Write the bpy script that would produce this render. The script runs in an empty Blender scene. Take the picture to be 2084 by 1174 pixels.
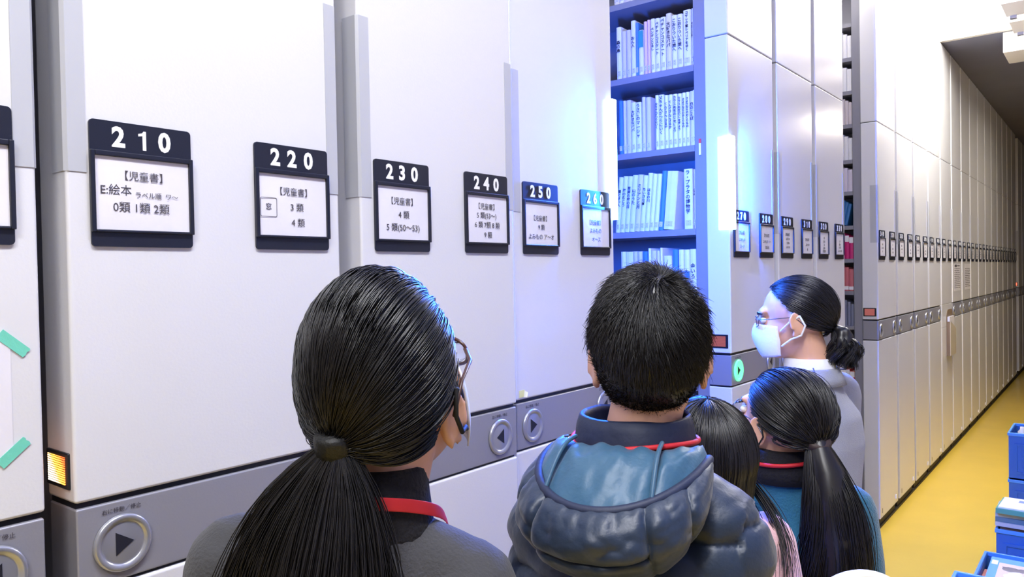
import bpy, math, random
import numpy as np
from mathutils import Vector, Matrix, noise
random.seed(7)
rng = np.random.default_rng(7)
S = bpy.context.scene
COL = S.collection
PI = math.pi
R = math.radians

# ---------------------------------------------------------------- camera
YAW, PITCH, ROLL, FPX = 0.6682, -0.0173, -0.0184, 1567.2
EYE = Vector((0, 0, 1.60))
Fw = Vector((-math.sin(YAW)*math.cos(PITCH), math.cos(YAW)*math.cos(PITCH), math.sin(PITCH)))
Rt = Vector((math.cos(YAW), math.sin(YAW), 0))
Up = Rt.cross(Fw)
R2 = math.cos(ROLL)*Rt + math.sin(ROLL)*Up
U2 = -math.sin(ROLL)*Rt + math.cos(ROLL)*Up
cd = bpy.data.cameras.new('camera')
cd.lens = FPX*36/2084
cd.sensor_width = 36
cd.clip_start = 0.02
cam = bpy.data.objects.new('camera', cd)
COL.objects.link(cam)
cam.matrix_world = Matrix((
    (R2.x, U2.x, -Fw.x, EYE.x), (R2.y, U2.y, -Fw.y, EYE.y), (R2.z, U2.z, -Fw.z, EYE.z), (0, 0, 0, 1)))
S.camera = cam

# ---------------------------------------------------------------- world, exposure, lights
S.view_settings.view_transform = 'Standard'
S.view_settings.look = 'None'
S.view_settings.gamma = 1
S.view_settings.exposure = 0.0
w = bpy.data.worlds.new('world')
S.world = w
w.use_nodes = True
w.node_tree.nodes['Background'].inputs[0].default_value = (0.75, 0.8, 1.0, 1)
w.node_tree.nodes['Background'].inputs[1].default_value = 0.25
FACE = -1.15            # plane of the rack fronts
CXF = FACE - 0.02


def area(name, loc, direction, sx, sy, power, color, spread=PI):
    l = bpy.data.lights.new(name, 'AREA')
    l.shape = 'RECTANGLE'
    l.size, l.size_y, l.energy, l.color = sx, sy, power, color
    l.spread = spread
    o = bpy.data.objects.new(name, l)
    COL.objects.link(o)
    o.location = loc
    o.rotation_euler = Vector(direction).to_track_quat('-Z', 'Y').to_euler()
    return o


# tubes of the ceiling lamps (the housings are built further down)
LAMPS = [(-0.05, 0.55, 3.50), (0.15, -1.2, 3.50), (0.05, 2.9, 3.62), (-0.62, 6.30, 3.70), (0.30, 9.4, 3.36)]
LPOW = [50, 60, 2, 105, 28]
LCOL = [(0.95, 0.96, 1.0), (0.97, 0.97, 1.0), (0.86, 0.90, 1.0), (1.0, 0.95, 0.87), (1.0, 0.88, 0.70)]
for (lx, ly, lz), pw, lc in zip(LAMPS, LPOW, LCOL):
    area('lamp_light', (lx, ly, lz - 0.075), (0, 0, -1), 0.22, 1.2, pw, lc)
area('lamp_uplight', (-0.62, 6.30, 3.79), (0, 0, 1), 0.2, 1.2, 270, (1.0, 0.97, 0.92))
area('lamp_uplight', (-0.05, 0.55, 3.60), (0, 0, 1), 0.2, 1.2, 18, (0.93, 0.95, 1.0))
BLUE = (0.015, 0.13, 1.0)
# aisle guide lights in the grips of the two units either side of the open aisle, then two added strips
area('guide_glow', (FACE - 0.06, 1.985, 1.93), (-0.25, 1, 0.0), 0.05, 0.40, 30, BLUE)
area('guide_glow', (FACE - 0.02, 2.765, 1.93), (0.35, -1, 0.0), 0.03, 0.35, 14, BLUE)
area('guide_glow', (FACE + 0.0185, 2.822, 1.93), (0.93, 0.36, 0), 0.012, 0.34, 145, BLUE)  # added strip tilted outward; its blue stands in for lens glare on the fronts
area('guide_glow', (CXF + 0.0185, 1.934, 1.93), (0.93, -0.36, 0), 0.012, 0.34, 66, BLUE)  # likewise added, washes the nearer fronts with the glare's blue
area('aisle_light', (FACE - 0.5, 2.30, 3.36), (0, 0.35, -1), 0.9, 0.12, 7, (0.75, 0.8, 1.0))
area('aisle_light', (FACE - 0.5, 4.68, 3.36), (0, 0.35, -1), 0.9, 0.12, 6, (1.0, 0.95, 0.9))


# ---------------------------------------------------------------- materials
def lin(r, g, b):
    f = lambda v: v/12.92 if v <= 0.04045 else ((v+0.055)/1.055)**2.4
    return (f(r/255), f(g/255), f(b/255), 1)


MATS = {}


def mat(name, rgb, rough=0.5, metal=0.0, bump=0.0, bscale=60, var=0.0, vscale=8, emit=None, estr=0, spec=0.5, sheen=0, coat=0, stretch=None):
    if name in MATS:
        return MATS[name]
    m = bpy.data.materials.new(name)
    m.use_nodes = True
    nt = m.node_tree
    p = nt.nodes['Principled BSDF']
    c = lin(*rgb)
    p.inputs['Base Color'].default_value = c
    p.inputs['Roughness'].default_value = rough
    p.inputs['Metallic'].default_value = metal
    p.inputs['Specular IOR Level'].default_value = spec
    if sheen:
        p.inputs['Sheen Weight'].default_value = sheen
    if coat:
        p.inputs['Coat Weight'].default_value = coat
        p.inputs['Coat Roughness'].default_value = 0.12
    tc = nt.nodes.new('ShaderNodeTexCoord')
    src = tc.outputs['Object']
    if stretch:
        mp = nt.nodes.new('ShaderNodeMapping')
        mp.inputs['Scale'].default_value = stretch
        nt.links.new(src, mp.inputs['Vector'])
        src = mp.outputs['Vector']
    if bump:
        n = nt.nodes.new('ShaderNodeTexNoise')
        n.inputs['Scale'].default_value = bscale
        n.inputs['Detail'].default_value = 4
        b = nt.nodes.new('ShaderNodeBump')
        b.inputs['Strength'].default_value = bump
        b.inputs['Distance'].default_value = 0.01
        nt.links.new(src, n.inputs['Vector'])
        nt.links.new(n.outputs['Fac'], b.inputs['Height'])
        nt.links.new(b.outputs['Normal'], p.inputs['Normal'])
    if var:
        n = nt.nodes.new('ShaderNodeTexNoise')
        n.inputs['Scale'].default_value = vscale
        n.inputs['Detail'].default_value = 5
        nt.links.new(src, n.inputs['Vector'])
        mx = nt.nodes.new('ShaderNodeMix')
        mx.data_type = 'RGBA'
        mx.inputs['A'].default_value = tuple(max(0, x*(1-var)) for x in c[:3])+(1,)
        mx.inputs['B'].default_value = tuple(min(1, x*(1+var)) for x in c[:3])+(1,)
        nt.links.new(n.outputs['Fac'], mx.inputs['Factor'])
        nt.links.new(mx.outputs['Result'], p.inputs['Base Color'])
    if emit:
        p.inputs['Emission Color'].default_value = tuple(emit)+(1,)
        p.inputs['Emission Strength'].default_value = estr
    MATS[name] = m
    return m


WHITE = mat('panel_white', (226, 226, 230), 0.26, bump=0.03, bscale=220, coat=0.25)
GREYB = mat('band_grey', (156, 156, 166), 0.34, metal=0.25, bump=0.03, bscale=300)
GREYU = mat('upright_grey', (138, 138, 150), 0.4)
GRIP = mat('grip_grey', (190, 192, 199), 0.3, coat=0.2)  # greyer than the panels; shade of the scooped corner put into the colour
LED = mat('led_lens', (200, 220, 255), 0.3, emit=(0.30, 0.5, 1.0), estr=9)
DARK = mat('dark_base', (38, 32, 28), 0.6, var=0.2)
BLACK = mat('black_plastic', (26, 28, 36), 0.35)
NAVY = mat('sign_navy', (26, 30, 46), 0.35)
PAPER = mat('sign_paper', (236, 234, 242), 0.4, bump=0.12, bscale=18, coat=0.3)
INK = mat('ink', (70, 66, 76), 0.7)
NUM = mat('numeral_white', (250, 250, 252), 0.5)
SILVER = mat('button_silver', (178, 180, 188), 0.28, metal=0.6)
ARROW = mat('arrow_black', (28, 30, 44), 0.5)
SKIN = mat('skin', (222, 172, 145), 0.5, var=0.06, vscale=30, spec=0.4)
HAIR = mat('hair_black', (24, 22, 24), 0.36, spec=0.6)
TUBE = mat('lamp_tube', (255, 255, 255), 0.4, emit=(1.0, 0.97, 0.9), estr=8)


# ---------------------------------------------------------------- geometry helpers
class MB:
    def __init__(self):
        self.v, self.f = [], []

    def add(self, vs, fs):
        o = len(self.v)
        self.v.extend([tuple(map(float, p)) for p in vs])
        self.f.extend([tuple(i+o for i in f) for f in fs])
        return self

    def box(self, a, b):
        x0, y0, z0 = a
        x1, y1, z1 = b
        return self.add([(x0, y0, z0), (x1, y0, z0), (x1, y1, z0), (x0, y1, z0), (x0, y0, z1), (x1, y0, z1), (x1, y1, z1), (x0, y1, z1)],
                        [(0, 3, 2, 1), (4, 5, 6, 7), (0, 1, 5, 4), (1, 2, 6, 5), (2, 3, 7, 6), (3, 0, 4, 7)])

    def prism(self, poly, h0, h1, fn):
        """poly: CCW 2-d points; fn(u, v, h) -> xyz"""
        n = len(poly)
        vs = [fn(u, v, h0) for u, v in poly]+[fn(u, v, h1) for u, v in poly]
        fs = [tuple(range(n-1, -1, -1)), tuple(range(n, 2*n))]
        fs += [(i, (i+1) % n, n+(i+1) % n, n+i) for i in range(n)]
        return self.add(vs, fs)

    def grid(self, P, closed_u=False):
        """P[i][j] -> quads"""
        ni, nj = len(P), len(P[0])
        vs = [p for row in P for p in row]
        fs = []
        for i in range(ni-1):
            for j in range(nj-1 if not closed_u else nj):
                k = (j+1) % nj
                fs.append((i*nj+j, i*nj+k, (i+1)*nj+k, (i+1)*nj+j))
        return self.add(vs, fs)

    def rings(self, rings):
        """closed rings, capped at both ends"""
        n = len(rings[0])
        o = len(self.v)
        self.grid(rings, True)
        m = len(rings)
        self.f.append(tuple(o+i for i in range(n-1, -1, -1)))
        self.f.append(tuple(o+(m-1)*n+i for i in range(n)))
        return self

    def loft(self, secs, n=28, p=2.3):
        """secs: (cx, cy, z, rx, ry) horizontal super-ellipses, bottom to top"""
        rs = []
        for cx, cy, z, rx, ry in secs:
            ring = []
            for i in range(n):
                a = 2*PI*i/n
                c, s = math.cos(a), math.sin(a)
                ring.append((cx+rx*math.copysign(abs(c)**(2/p), c), cy+ry*math.copysign(abs(s)**(2/p), s), z))
            rs.append(ring)
        return self.rings(rs)

    def ball(self, c, r, M=None, n=20, m=12):
        c = Vector(c)
        r = (r, r, r) if not hasattr(r, '__len__') else r
        rs = []
        for j in range(1, m):
            t = -PI/2+PI*j/m
            ring = []
            for i in range(n):
                a = 2*PI*i/n
                q = Vector((r[0]*math.cos(t)*math.cos(a), r[1]*math.cos(t)*math.sin(a), r[2]*math.sin(t)))
                ring.append(tuple(c+(M @ q if M else q)))
            rs.append(ring)
        return self.rings(rs)

    def tube(self, path, rad, n=12, rounded=True):
        """round tube along a path, radius number or list"""
        P = [Vector(p) for p in path]
        rad = [rad]*len(P) if not hasattr(rad, '__len__') else list(rad)
        if rounded:
            d0 = (P[0]-P[1]).normalized()
            d1 = (P[-1]-P[-2]).normalized()
            pre = [(P[0]+d0*rad[0]*math.sin(a), rad[0]*math.cos(a)) for a in (1.4, 1.0, 0.5)]
            post = [(P[-1]+d1*rad[-1]*math.sin(a), rad[-1]*math.cos(a)) for a in (0.5, 1.0, 1.4)]
            P = [a for a, _ in pre]+P+[a for a, _ in post]
            rad = [b for _, b in pre]+rad+[b for _, b in post]
        rs = []
        u = None
        for i, p in enumerate(P):
            t = (P[min(i+1, len(P)-1)]-P[max(i-1, 0)]).normalized()
            if u is None:
                u = t.orthogonal().normalized()
            u = (u-t*u.dot(t))
            u = u.normalized() if u.length > 1e-6 else t.orthogonal().normalized()
            v = t.cross(u)
            rs.append([tuple(p+rad[i]*(math.cos(2*PI*k/n)*u+math.sin(2*PI*k/n)*v)) for k in range(n)])
        return self.rings(rs)

    def lathe(self, prof, n, fn):
        """prof: (r, h); fn(a, r, h) -> xyz"""
        return self.grid([[fn(2*PI*i/n, r, h) for i in range(n)] for r, h in prof], True)

    def tmesh(self, M):
        self.v = [tuple(M @ Vector(p)) for p in self.v]
        return self

    def mesh(self, name):
        me = bpy.data.meshes.new(name)
        me.from_pydata(self.v, [], self.f)
        me.validate()
        me.update()
        return me


CACHE = {}


def link(o, parent=None):
    COL.objects.link(o)
    if parent is not None:
        o.parent = parent
    return o


def new(name, mb, m, parent=None, smooth=False, bevel=0, key=None, loc=None, rot=None, seg=2):
    me = CACHE.get(key) if key else None
    if me is None:
        me = mb().mesh(name) if callable(mb) else (mb if isinstance(mb, bpy.types.Mesh) else mb.mesh(name))
        me.materials.clear()
        me.materials.append(m)
        if smooth:
            me.shade_smooth()
        if key:
            CACHE[key] = me
    o = bpy.data.objects.new(name, me)
    if me.materials[0] != m:
        o.material_slots[0].link = 'OBJECT'
        o.material_slots[0].material = m
    link(o, parent)
    if bevel:
        b = o.modifiers.new('bevel', 'BEVEL')
        b.width, b.segments, b.limit_method = bevel, seg, 'ANGLE'
        b.harden_normals = False
        me.shade_smooth()
        e = o.modifiers.new('wn', 'WEIGHTED_NORMAL')
        e.keep_sharp = True
    if loc is not None:
        o.location = loc
    if rot is not None:
        o.rotation_euler = rot
    return o


def tag(o, label=None, cat=None, group=None, kind=None):
    for k, v in (('label', label), ('category', cat), ('group', group), ('kind', kind)):
        if v:
            o[k] = v
    return o


def thing(name, label, cat, loc=(0, 0, 0), rotz=0, group=None):
    o = bpy.data.objects.new(name, None)
    o.empty_display_size = 0.1
    o.location = loc
    o.rotation_euler = (0, 0, rotz)
    COL.objects.link(o)
    return tag(o, label, cat, group)


def text_mesh(body, size, bold=0.0, align='CENTER', line=1.0, sx=1.0):
    key = ('txt', body, round(size, 5), round(bold, 5), align, line, sx)
    if key in CACHE:
        return CACHE[key]
    c = bpy.data.curves.new('lettering', 'FONT')
    c.body = body
    c.size = size
    c.align_x = align
    c.align_y = 'CENTER'
    c.offset = bold
    c.space_line = line
    c.extrude = size*0.008
    c.resolution_u = 3
    o = bpy.data.objects.new('lettering', c)
    COL.objects.link(o)
    dg = bpy.context.evaluated_depsgraph_get()
    dg.update()
    me = bpy.data.meshes.new_from_object(o.evaluated_get(dg))
    bpy.data.objects.remove(o)
    if sx != 1.0:
        for v in me.vertices:
            v.co.x *= sx
    CACHE[key] = me
    return me


M_FACE = Matrix(((0, 0, 1, 0), (1, 0, 0, 0), (0, 1, 0, 0), (0, 0, 0, 1)))      # text lying on a rack front (+x)
M_SPINE = Matrix(((1, 0, 0, 0), (0, 0, -1, 0), (0, 1, 0, 0), (0, 0, 0, 1)))    # text facing -y


def letter(name, body, size, m, parent, loc, M=M_FACE, **kw):
    """one or several pieces of lettering joined into one mesh"""
    pieces = body if isinstance(body, list) else [(body, size, 0, 0)]
    key = ('let', str(pieces), str(M), str(kw))
    me = CACHE.get(key)
    if me is None:
        mb = MB()
        for b, s, dx, dz in pieces:
            t = text_mesh(b, s, **kw)
            vs = [tuple(M @ Vector((v.co.x+dx, v.co.y+dz, v.co.z))) for v in t.vertices]
            mb.add(vs, [tuple(p.vertices) for p in t.polygons])
        me = mb.mesh(name)
        me.materials.append(m)
        CACHE[key] = me
    o = bpy.data.objects.new(name, me)
    link(o, parent)
    o.location = loc
    return o


def rrect(x0, y0, x1, y1, r, corners=(1, 1, 1, 1), n=5):
    """CCW rounded rectangle; corners order: bl, br, tr, tl"""
    pts = []
    for (cx, cy, a0, on) in ((x0+r, y0+r, PI, corners[0]), (x1-r, y0+r, 1.5*PI, corners[1]), (x1-r, y1-r, 0, corners[2]), (x0+r, y1-r, 0.5*PI, corners[3])):
        if on:
            for i in range(n+1):
                a = a0+0.5*PI*i/n
                pts.append((cx+r*math.cos(a), cy+r*math.sin(a)))
        else:
            pts.append((x0 if cx < (x0+x1)/2 else x1, y0 if cy < (y0+y1)/2 else y1))
    return pts


FX = lambda u, v, h: (h, u, v)       # (along the row, up, out of the face)

# ---------------------------------------------------------------- room shell
FLOORM = mat('floor_yellow', (232, 196, 76), 0.3, bump=0.04, bscale=35, var=0.10, vscale=3, coat=0.25)
CEIL = mat('ceiling_white', (228, 228, 228), 0.8, bump=0.1, bscale=60)
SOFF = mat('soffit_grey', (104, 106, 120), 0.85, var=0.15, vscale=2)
BEAM = mat('beam_beige', (206, 202, 190), 0.7)
WALLM = mat('wall_beige', (168, 160, 140), 0.75, bump=0.1, bscale=50)


def struct(name, mb, m, **kw):
    return tag(new(name, mb, m, **kw), kind='structure')


struct('floor', MB().box((-4.4, -3.2, -0.1), (2.3, 19.2, 0)), FLOORM)
struct('ceiling', MB().box((-4.4, -3.2, 4.0), (2.3, 7.25, 4.1)), CEIL)
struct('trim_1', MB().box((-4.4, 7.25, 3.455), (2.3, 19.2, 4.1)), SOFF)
struct('trim_2', MB().box((-4.4, 7.20, 3.455), (2.3, 7.25, 4.0)), BEAM)
struct('wall_right', MB().box((2.2, -3.2, 0), (2.3, 19.2, 4.1)), WALLM)
struct('wall_back', MB().box((-4.4, -3.3, 0), (2.3, -3.2, 4.1)), WALLM)
struct('wall_end', MB().box((-4.4, 19.2, 0), (2.3, 19.3, 4.1)), WALLM)
struct('wall_left', MB().box((-4.5, -3.2, 0), (-4.4, 19.2, 4.1)), WALLM)
struct('trim_3', MB().box((-4.0, -3.0, 0.0), (FACE-0.012, 19.0, 0.014)), DARK)     # dark track floor under the racks

# ---------------------------------------------------------------- ceiling lamps, duct
lamp_labels = ['white twin-tube ceiling lamp above the two nearest black-haired people', 'white ceiling lamp behind the photographer',
               'white ceiling lamp above the blue lit aisle', 'glaring ceiling lamp just before the lowered grey soffit', 'ceiling lamp under the dark soffit of the far aisle']
for (lx, ly, lz), lab in zip(LAMPS, lamp_labels):
    t = thing('ceiling_lamp', lab, 'lamp', (lx, ly, lz), 0, 'fluorescent ceiling lamps')
    new('housing', MB().prism([(-.14, .0), (.14, .0), (.07, .07), (-.07, .07)], -.64, .64, lambda u, v, h: (u, h, v)), mat('lamp_white', (235, 235, 230), .5), t)
    for sx in (-.07, .07):
        new('tube', MB().tube([(sx, -.6, -.03), (sx, .6, -.03)], .015), TUBE, t, smooth=True)
    new('hanger', MB().tube([(0, -.4, .07), (0, -.4, (4.0 if ly < 7 else 3.455)-lz)], .006), SILVER, t)
    new('hanger', MB().tube([(0, .4, .07), (0, .4, (4.0 if ly < 7 else 3.455)-lz)], .006), SILVER, t)
tag(new('ceiling_duct', MB().box((-.72, 7.252, 3.29), (2.19, 7.68, 3.454)), BEAM, bevel=.006), 'beige boxed duct hanging under the dark soffit at upper right', 'duct')
for k, (yy, xx) in enumerate(((6.30, -.60), (6.78, -.60))):
    t = thing('cable_tray', ['beige stepped ceiling tray at the right edge, nearer one', 'beige stepped ceiling tray at the right edge, next to the duct'][k], 'tray', (xx, yy, 3.30), 0, 'ceiling trays')
    new('channel', MB().prism([(0, .03), (.03, .0), (.36, .0), (.36, .16), (0, .16)], 0, 1.7, lambda u, v, h: (h, -u, v)), BEAM, t)
    new('hanger', MB().tube([(.3, -.2, .16), (.3, -.2, .70)], .008), SILVER, t)
    new('bracket', MB().box((.02, -.05, -.02), (.06, -.01, .03)), SILVER, t)

# ---------------------------------------------------------------- shelving units
W = 0.478
SPINE_ROOM = .012


def screen_mat(kind):
    """dot-matrix display faces"""
    if 'screen_'+kind in MATS:
        return MATS['screen_'+kind]
    m = mat('screen_'+kind, (20, 18, 24), 0.3)
    nt = m.node_tree
    p = nt.nodes['Principled BSDF']
    tc = nt.nodes.new('ShaderNodeTexCoord')
    sp = nt.nodes.new('ShaderNodeSeparateXYZ')
    nt.links.new(tc.outputs['Object'], sp.inputs[0])

    def mth(op, a, b=None):
        n = nt.nodes.new('ShaderNodeMath')
        n.operation = op
        for i, v in enumerate((a, b)):
            if v is None:
                continue
            if isinstance(v, (int, float)):
                n.inputs[i].default_value = v
            else:
                nt.links.new(v, n.inputs[i])
        return n.outputs[0]
    X, Z = sp.outputs['X'], sp.outputs['Z']
    dots = mth('GREATER_THAN', mth('SINE', mth('MULTIPLY', Z, 2*PI/.0032)), -0.55)
    if kind == 'amber':
        # lit dots, amber at one corner running to near white at the other
        rmp = nt.nodes.new('ShaderNodeValToRGB')
        f = mth('ADD', mth('MULTIPLY', mth('ADD', X, .085), 11.0), mth('MULTIPLY', mth('SUBTRACT', Z, 1.31), 9.0))
        nt.links.new(f, rmp.inputs[0])
        e = rmp.color_ramp.elements
        e[0].position, e[0].color = .25, (1.0, .85, .6, 1)
        e[1].position, e[1].color = 1.0, (.9, .10, .02, 1)
        x = rmp.color_ramp.elements.new(.62)
        x.color = (1.0, .42, .05, 1)
        nt.links.new(rmp.outputs[0], p.inputs['Emission Color'])
        nt.links.new(mth('MULTIPLY', dots, 4.5), p.inputs['Emission Strength'])
    elif kind == 'red':
        p.inputs['Emission Color'].default_value = (.75, .20, .18, 1)
        nt.links.new(mth('ADD', mth('MULTIPLY', dots, .35), .25), p.inputs['Emission Strength'])
    elif kind == 'farred':
        p.inputs['Emission Color'].default_value = (1, .08, .04, 1)
        p.inputs['Emission Strength'].default_value = 4
    elif kind == 'stripes':
        d = mth('GREATER_THAN', mth('SINE', mth('MULTIPLY', mth('ADD', X, mth('MULTIPLY', Z, .55)), 2*PI/.007)), .3)
        p.inputs['Emission Color'].default_value = (.6, .62, .75, 1)
        nt.links.new(mth('MULTIPLY', d, .4), p.inputs['Emission Strength'])
    return m


def right_btn(y):
    prof = [(.0420, 0), (.0415, .0035), (.0390, .0055), (.0345, .0050), (.0315, .0022), (.0305, .0012), (.0285, .0016), (.0001, .0022)]
    return lambda: MB().lathe(prof, 40, lambda a, r, h: (h, r*math.cos(a), r*math.sin(a)))


def L_grip(sign):
    """corner scoop strip: shallow chamfered channel along the corner"""
    if sign < 0:
        poly = [(-.042, -.0015), (-.004, -.0015), (.0012, .003), (.0015, .0275), (-.004, .0275), (-.006, .004), (-.042, .003)]
    else:
        poly = [(-.042, W-.003), (-.006, W-.004), (-.004, W-.0275), (.0015, W-.0275), (.0012, W-.003), (-.004, W+.0015), (-.042, W+.0015)]
    return lambda: MB().prism(poly, 1.757, 2.107, lambda u, v, h: (u, v, h))


def LED_lens(sign):
    # lit grip wrapping the corner; outward bulge added to throw light along the fronts
    pts = [(-.042, -.002), (-.010, -.006), (.008, -.006), (.014, -.003), (.016, .006), (.016, .022), (.012, .0275), (.001, .0275), (-.008, .020), (-.010, .004), (-.042, .003)]
    if sign > 0:
        pts = [(u, W-v) for u, v in reversed(pts)]
    return lambda: MB().prism(pts, 1.757, 2.107, lambda u, v, h: (u, v, h))


def unit(y, label, x=FACE, screen='dark', open_left=None, led=None, seam=True, small=False, green=False, flat=False):
    t = thing('mobile_shelving_unit', label, 'shelving unit', (x, y, 0), 0, 'mobile shelving units in the row')
    d = .092
    new('upper_panel', lambda: MB().box((-d, 0, 1.289), (0, W, 2.489)), WHITE, t, bevel=.005, key='up')
    new('top_panel', lambda: MB().box((-d, 0, 2.4925), (0, W, 3.45)), WHITE, t, bevel=.004, key='tp')
    if flat:
        new('control_band', lambda: MB().box((-d, 0, 1.1), (0, W, 1.2885)), WHITE, t, bevel=.003, key='fb')
        new('lower_panel', lambda: MB().box((-d, 0, .068), (0, W, 1.0995)), WHITE, t, bevel=.004, key='flp')
    else:
        new('control_band', lambda: MB().box((-d+.002, .0015, 1.165), (-.001, W-.0015, 1.281)), GREYB, t, bevel=.003, key='cb')
        new('lower_panel', lambda: MB().box((-d, 0, .068), (0, W, 1.160)), WHITE, t, bevel=.005, key='lp')
        new('shadow_gap', lambda: MB().box((-d+.004, .004, 1.1595), (-.008, W-.004, 1.290)), BLACK, t, key='sg')
        for yy, s in ((.064, 1), (W-.066, -1)):
            on = green and s == 1
            b = new('button', right_btn(0), mat('button_green', (120, 240, 170), .3, emit=(.10, .85, .30), estr=1.6) if on else SILVER, t, smooth=True, key='btn', loc=(0.0003, yy, 1.219))
            new('arrow', lambda s=s: MB().prism([(-.011*s, -.017*1), (.015*s, 0), (-.011*s, .017)] if s > 0 else [(-.011*s, .017), (.015*s, 0), (-.011*s, -.017)], 0, .0008, FX),
                mat('arrow_green', (8, 60, 30), .5) if on else ARROW, b, key='arr%d' % s, loc=(.0021, 0, 0))
        if not small:
            for yy, tx in ((.064, '右に移動／停止'), (W-.066, '左に移動／停止')):
                letter('lettering', tx, .0082, INK, t, (.0001, yy, 1.268))
    for s in (-1, 1):
        lit = led == s
        new('grip', L_grip(s) if not lit else LED_lens(s), LED if lit else GRIP, t, key='grip%d%d' % (s, lit), smooth=lit)
    f = new('display', lambda: MB().box((-.086, -.0035, 1.308), (-.012, .004, 1.360)), BLACK, t, bevel=.002, key='disp')
    new('screen', lambda: MB().box((-.078, -.0042, 1.314), (-.021, .0, 1.354)), screen_mat(screen), f, key='scr')
    new('bumper', lambda: MB().box((-.004, W-.075, .10), (.004, W-.058, .125)), NUM, t, key='bump')
    new('latch', lambda: MB().box((-.004, .05, .095), (.0008, .058, .125)), ARROW, t, key='latch')
    new('base', lambda: MB().box((-1.0, .004, .0141), (-.02, W-.004, .067)), DARK, t, key='base')
    if open_left is None:
        new('carcass', lambda: MB().box((-1.02, .014, .0675), (-d-.0005, W-.014, 3.44)), GREYU, t, key='carc')
    else:
        depth = .25
        new('carcass', lambda: MB().box((-1.02, depth, .0675), (-d-.0005, W-.014, 3.44)), GREYU, t, key='carco')
        for nm, xa, xb in (('upright', -.142, -d-.0005), ('upright', -1.02, -.975)):
            new(nm, MB().box((xa, .010, .0675), (xb, depth-.0005, 3.44)), GREYU, t, bevel=.003)
        for z in open_left:
            new('shelf', lambda: MB().prism([(.012, -.024), (depth-.001, -.024), (depth-.001, 0), (.012, 0)], -.9745, -.1425, lambda u, v, h: (h, u, v)), GREYU, t, key='shelf', loc=(0, 0, z))
    return t


DSH = [3.03, 2.71, 2.402, 2.092, 1.768, 1.462, 1.160, .86, .56, .26]
GSH = [3.115, 2.905, 2.70, 2.495, 2.275, 2.08, 1.868, 1.663, 1.463, 1.247, 1.04, .828, .63, .41, .20]
CX = FACE-.020
unit(-.055, 'white shelving unit at the left edge with a taped paper on its front', screen='dark')
unit(.460, 'white shelving unit with signs 210 and 220 and amber display', screen='amber')
unit(.990, 'white shelving unit with signs 230 and 240')
unit(1.493, 'white shelving unit with signs 250 and 260 beside the blue lit aisle', x=CX, screen='stripes', led=1)
unit(2.785, 'white shelving unit with signs 270 and 280 and a glowing green button', screen='red', open_left=DSH, led=-1, green=True)
unit(3.312, 'white shelving unit with signs 290 and 310')
unit(3.842, 'white shelving unit with signs 320 and 330')
ORD = ['first', 'second', 'third', 'fourth', 'fifth', 'sixth', 'seventh', 'eighth', 'ninth', 'tenth', 'eleventh', 'twelfth', 'thirteenth', 'fourteenth', 'fifteenth', 'sixteenth', 'seventeenth', 'eighteenth', 'nineteenth', 'twentieth',
       'twenty-first', 'twenty-second', 'twenty-third', 'twenty-fourth', 'twenty-fifth', 'twenty-sixth', 'twenty-seventh', 'twenty-eighth', 'twenty-ninth', 'thirtieth']
G0, GP = 5.043, .532
for k in range(15):
    lab = 'shelving unit with open shelves on its near side and a red lit display' if k == 0 else (
        'plain full height end panel with a paper pocket, among the far units' if k == 4 else '%s white unit of the far closed row, counted from the open shelves' % ORD[k])
    unit(G0+GP*k, lab, screen='red' if k == 0 else 'dark', open_left=GSH if k == 0 else None, small=True, flat=(k == 4))
unit(13.33, 'dark unit at the far end with a small bright red display', screen='farred', small=True)
for k in range(1, 5):
    unit(13.33+GP*k, 'dark white unit %s beyond the bright red display' % ['', 'next', 'second', 'third', 'fourth'][k], small=True)

# ---------------------------------------------------------------- signs
JI = '【児童書】'


NUMY = (.0415, .0755, .1105)


def sign(y, num, lines, label, x=FACE, group='number signs on the near units', far=False):
    t = thing('sign_holder', label, 'sign', (x+.0003, y, 1.652), 0, group)
    new('back_plate', lambda: MB().prism(rrect(.001, 0, .153, .182, .006), 0, .0035, FX), NAVY, t, key='sgb')

    def fr():
        mb = MB()
        for a, b in (((.0, .0205), (.0065, .138)), ((.1475, .0205), (.154, .138)), ((.0065, .0205), (.1475, .0245)), ((.0065, .1305), (.1475, .138))):
            mb.box((.0036, a[0], a[1]), (.0085, b[0], b[1]))
        return mb
    new('frame', fr, NAVY if far else NAVY, t, key='sgf', bevel=0 if far else .0012)

    def pp():
        n = 14
        P = []
        for i in range(n+1):
            row = []
            for j in range(n+1):
                u, v = i/n, j/n
                row.append((.0041+.0012*math.sin(3.1*u+1)*math.sin(PI*v)*abs(math.sin(2*PI*u)), .0066+u*.1408, .0246+v*.1058))
            P.append(row)
        return MB().grid(P)
    p = new('paper', pp, PAPER, t, key='sgp', smooth=True)
    if num:
        for i, d in enumerate(num):
            if d == '1':
                new('numeral', lambda: MB().prism([(.0015, -.0142), (.0068, -.0142), (.0068, .0142), (.0030, .0142), (.0010, .0112), (-.0048, .0098), (-.0048, .0062), (.0015, .0072)], 0, .0004, FX), NUM, t, key='one', loc=(.0037, NUMY[i], .1585))
            else:
                letter('numeral', d, .0400, NUM, t, (.0039, NUMY[i], .1582), bold=.0014, sx=.95)
    if lines:
        letter('lettering', [(b, s, dx, dz) for b, s, dx, dz in lines], .01, INK, p, (.0055, .077, .077))
    return t


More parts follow.
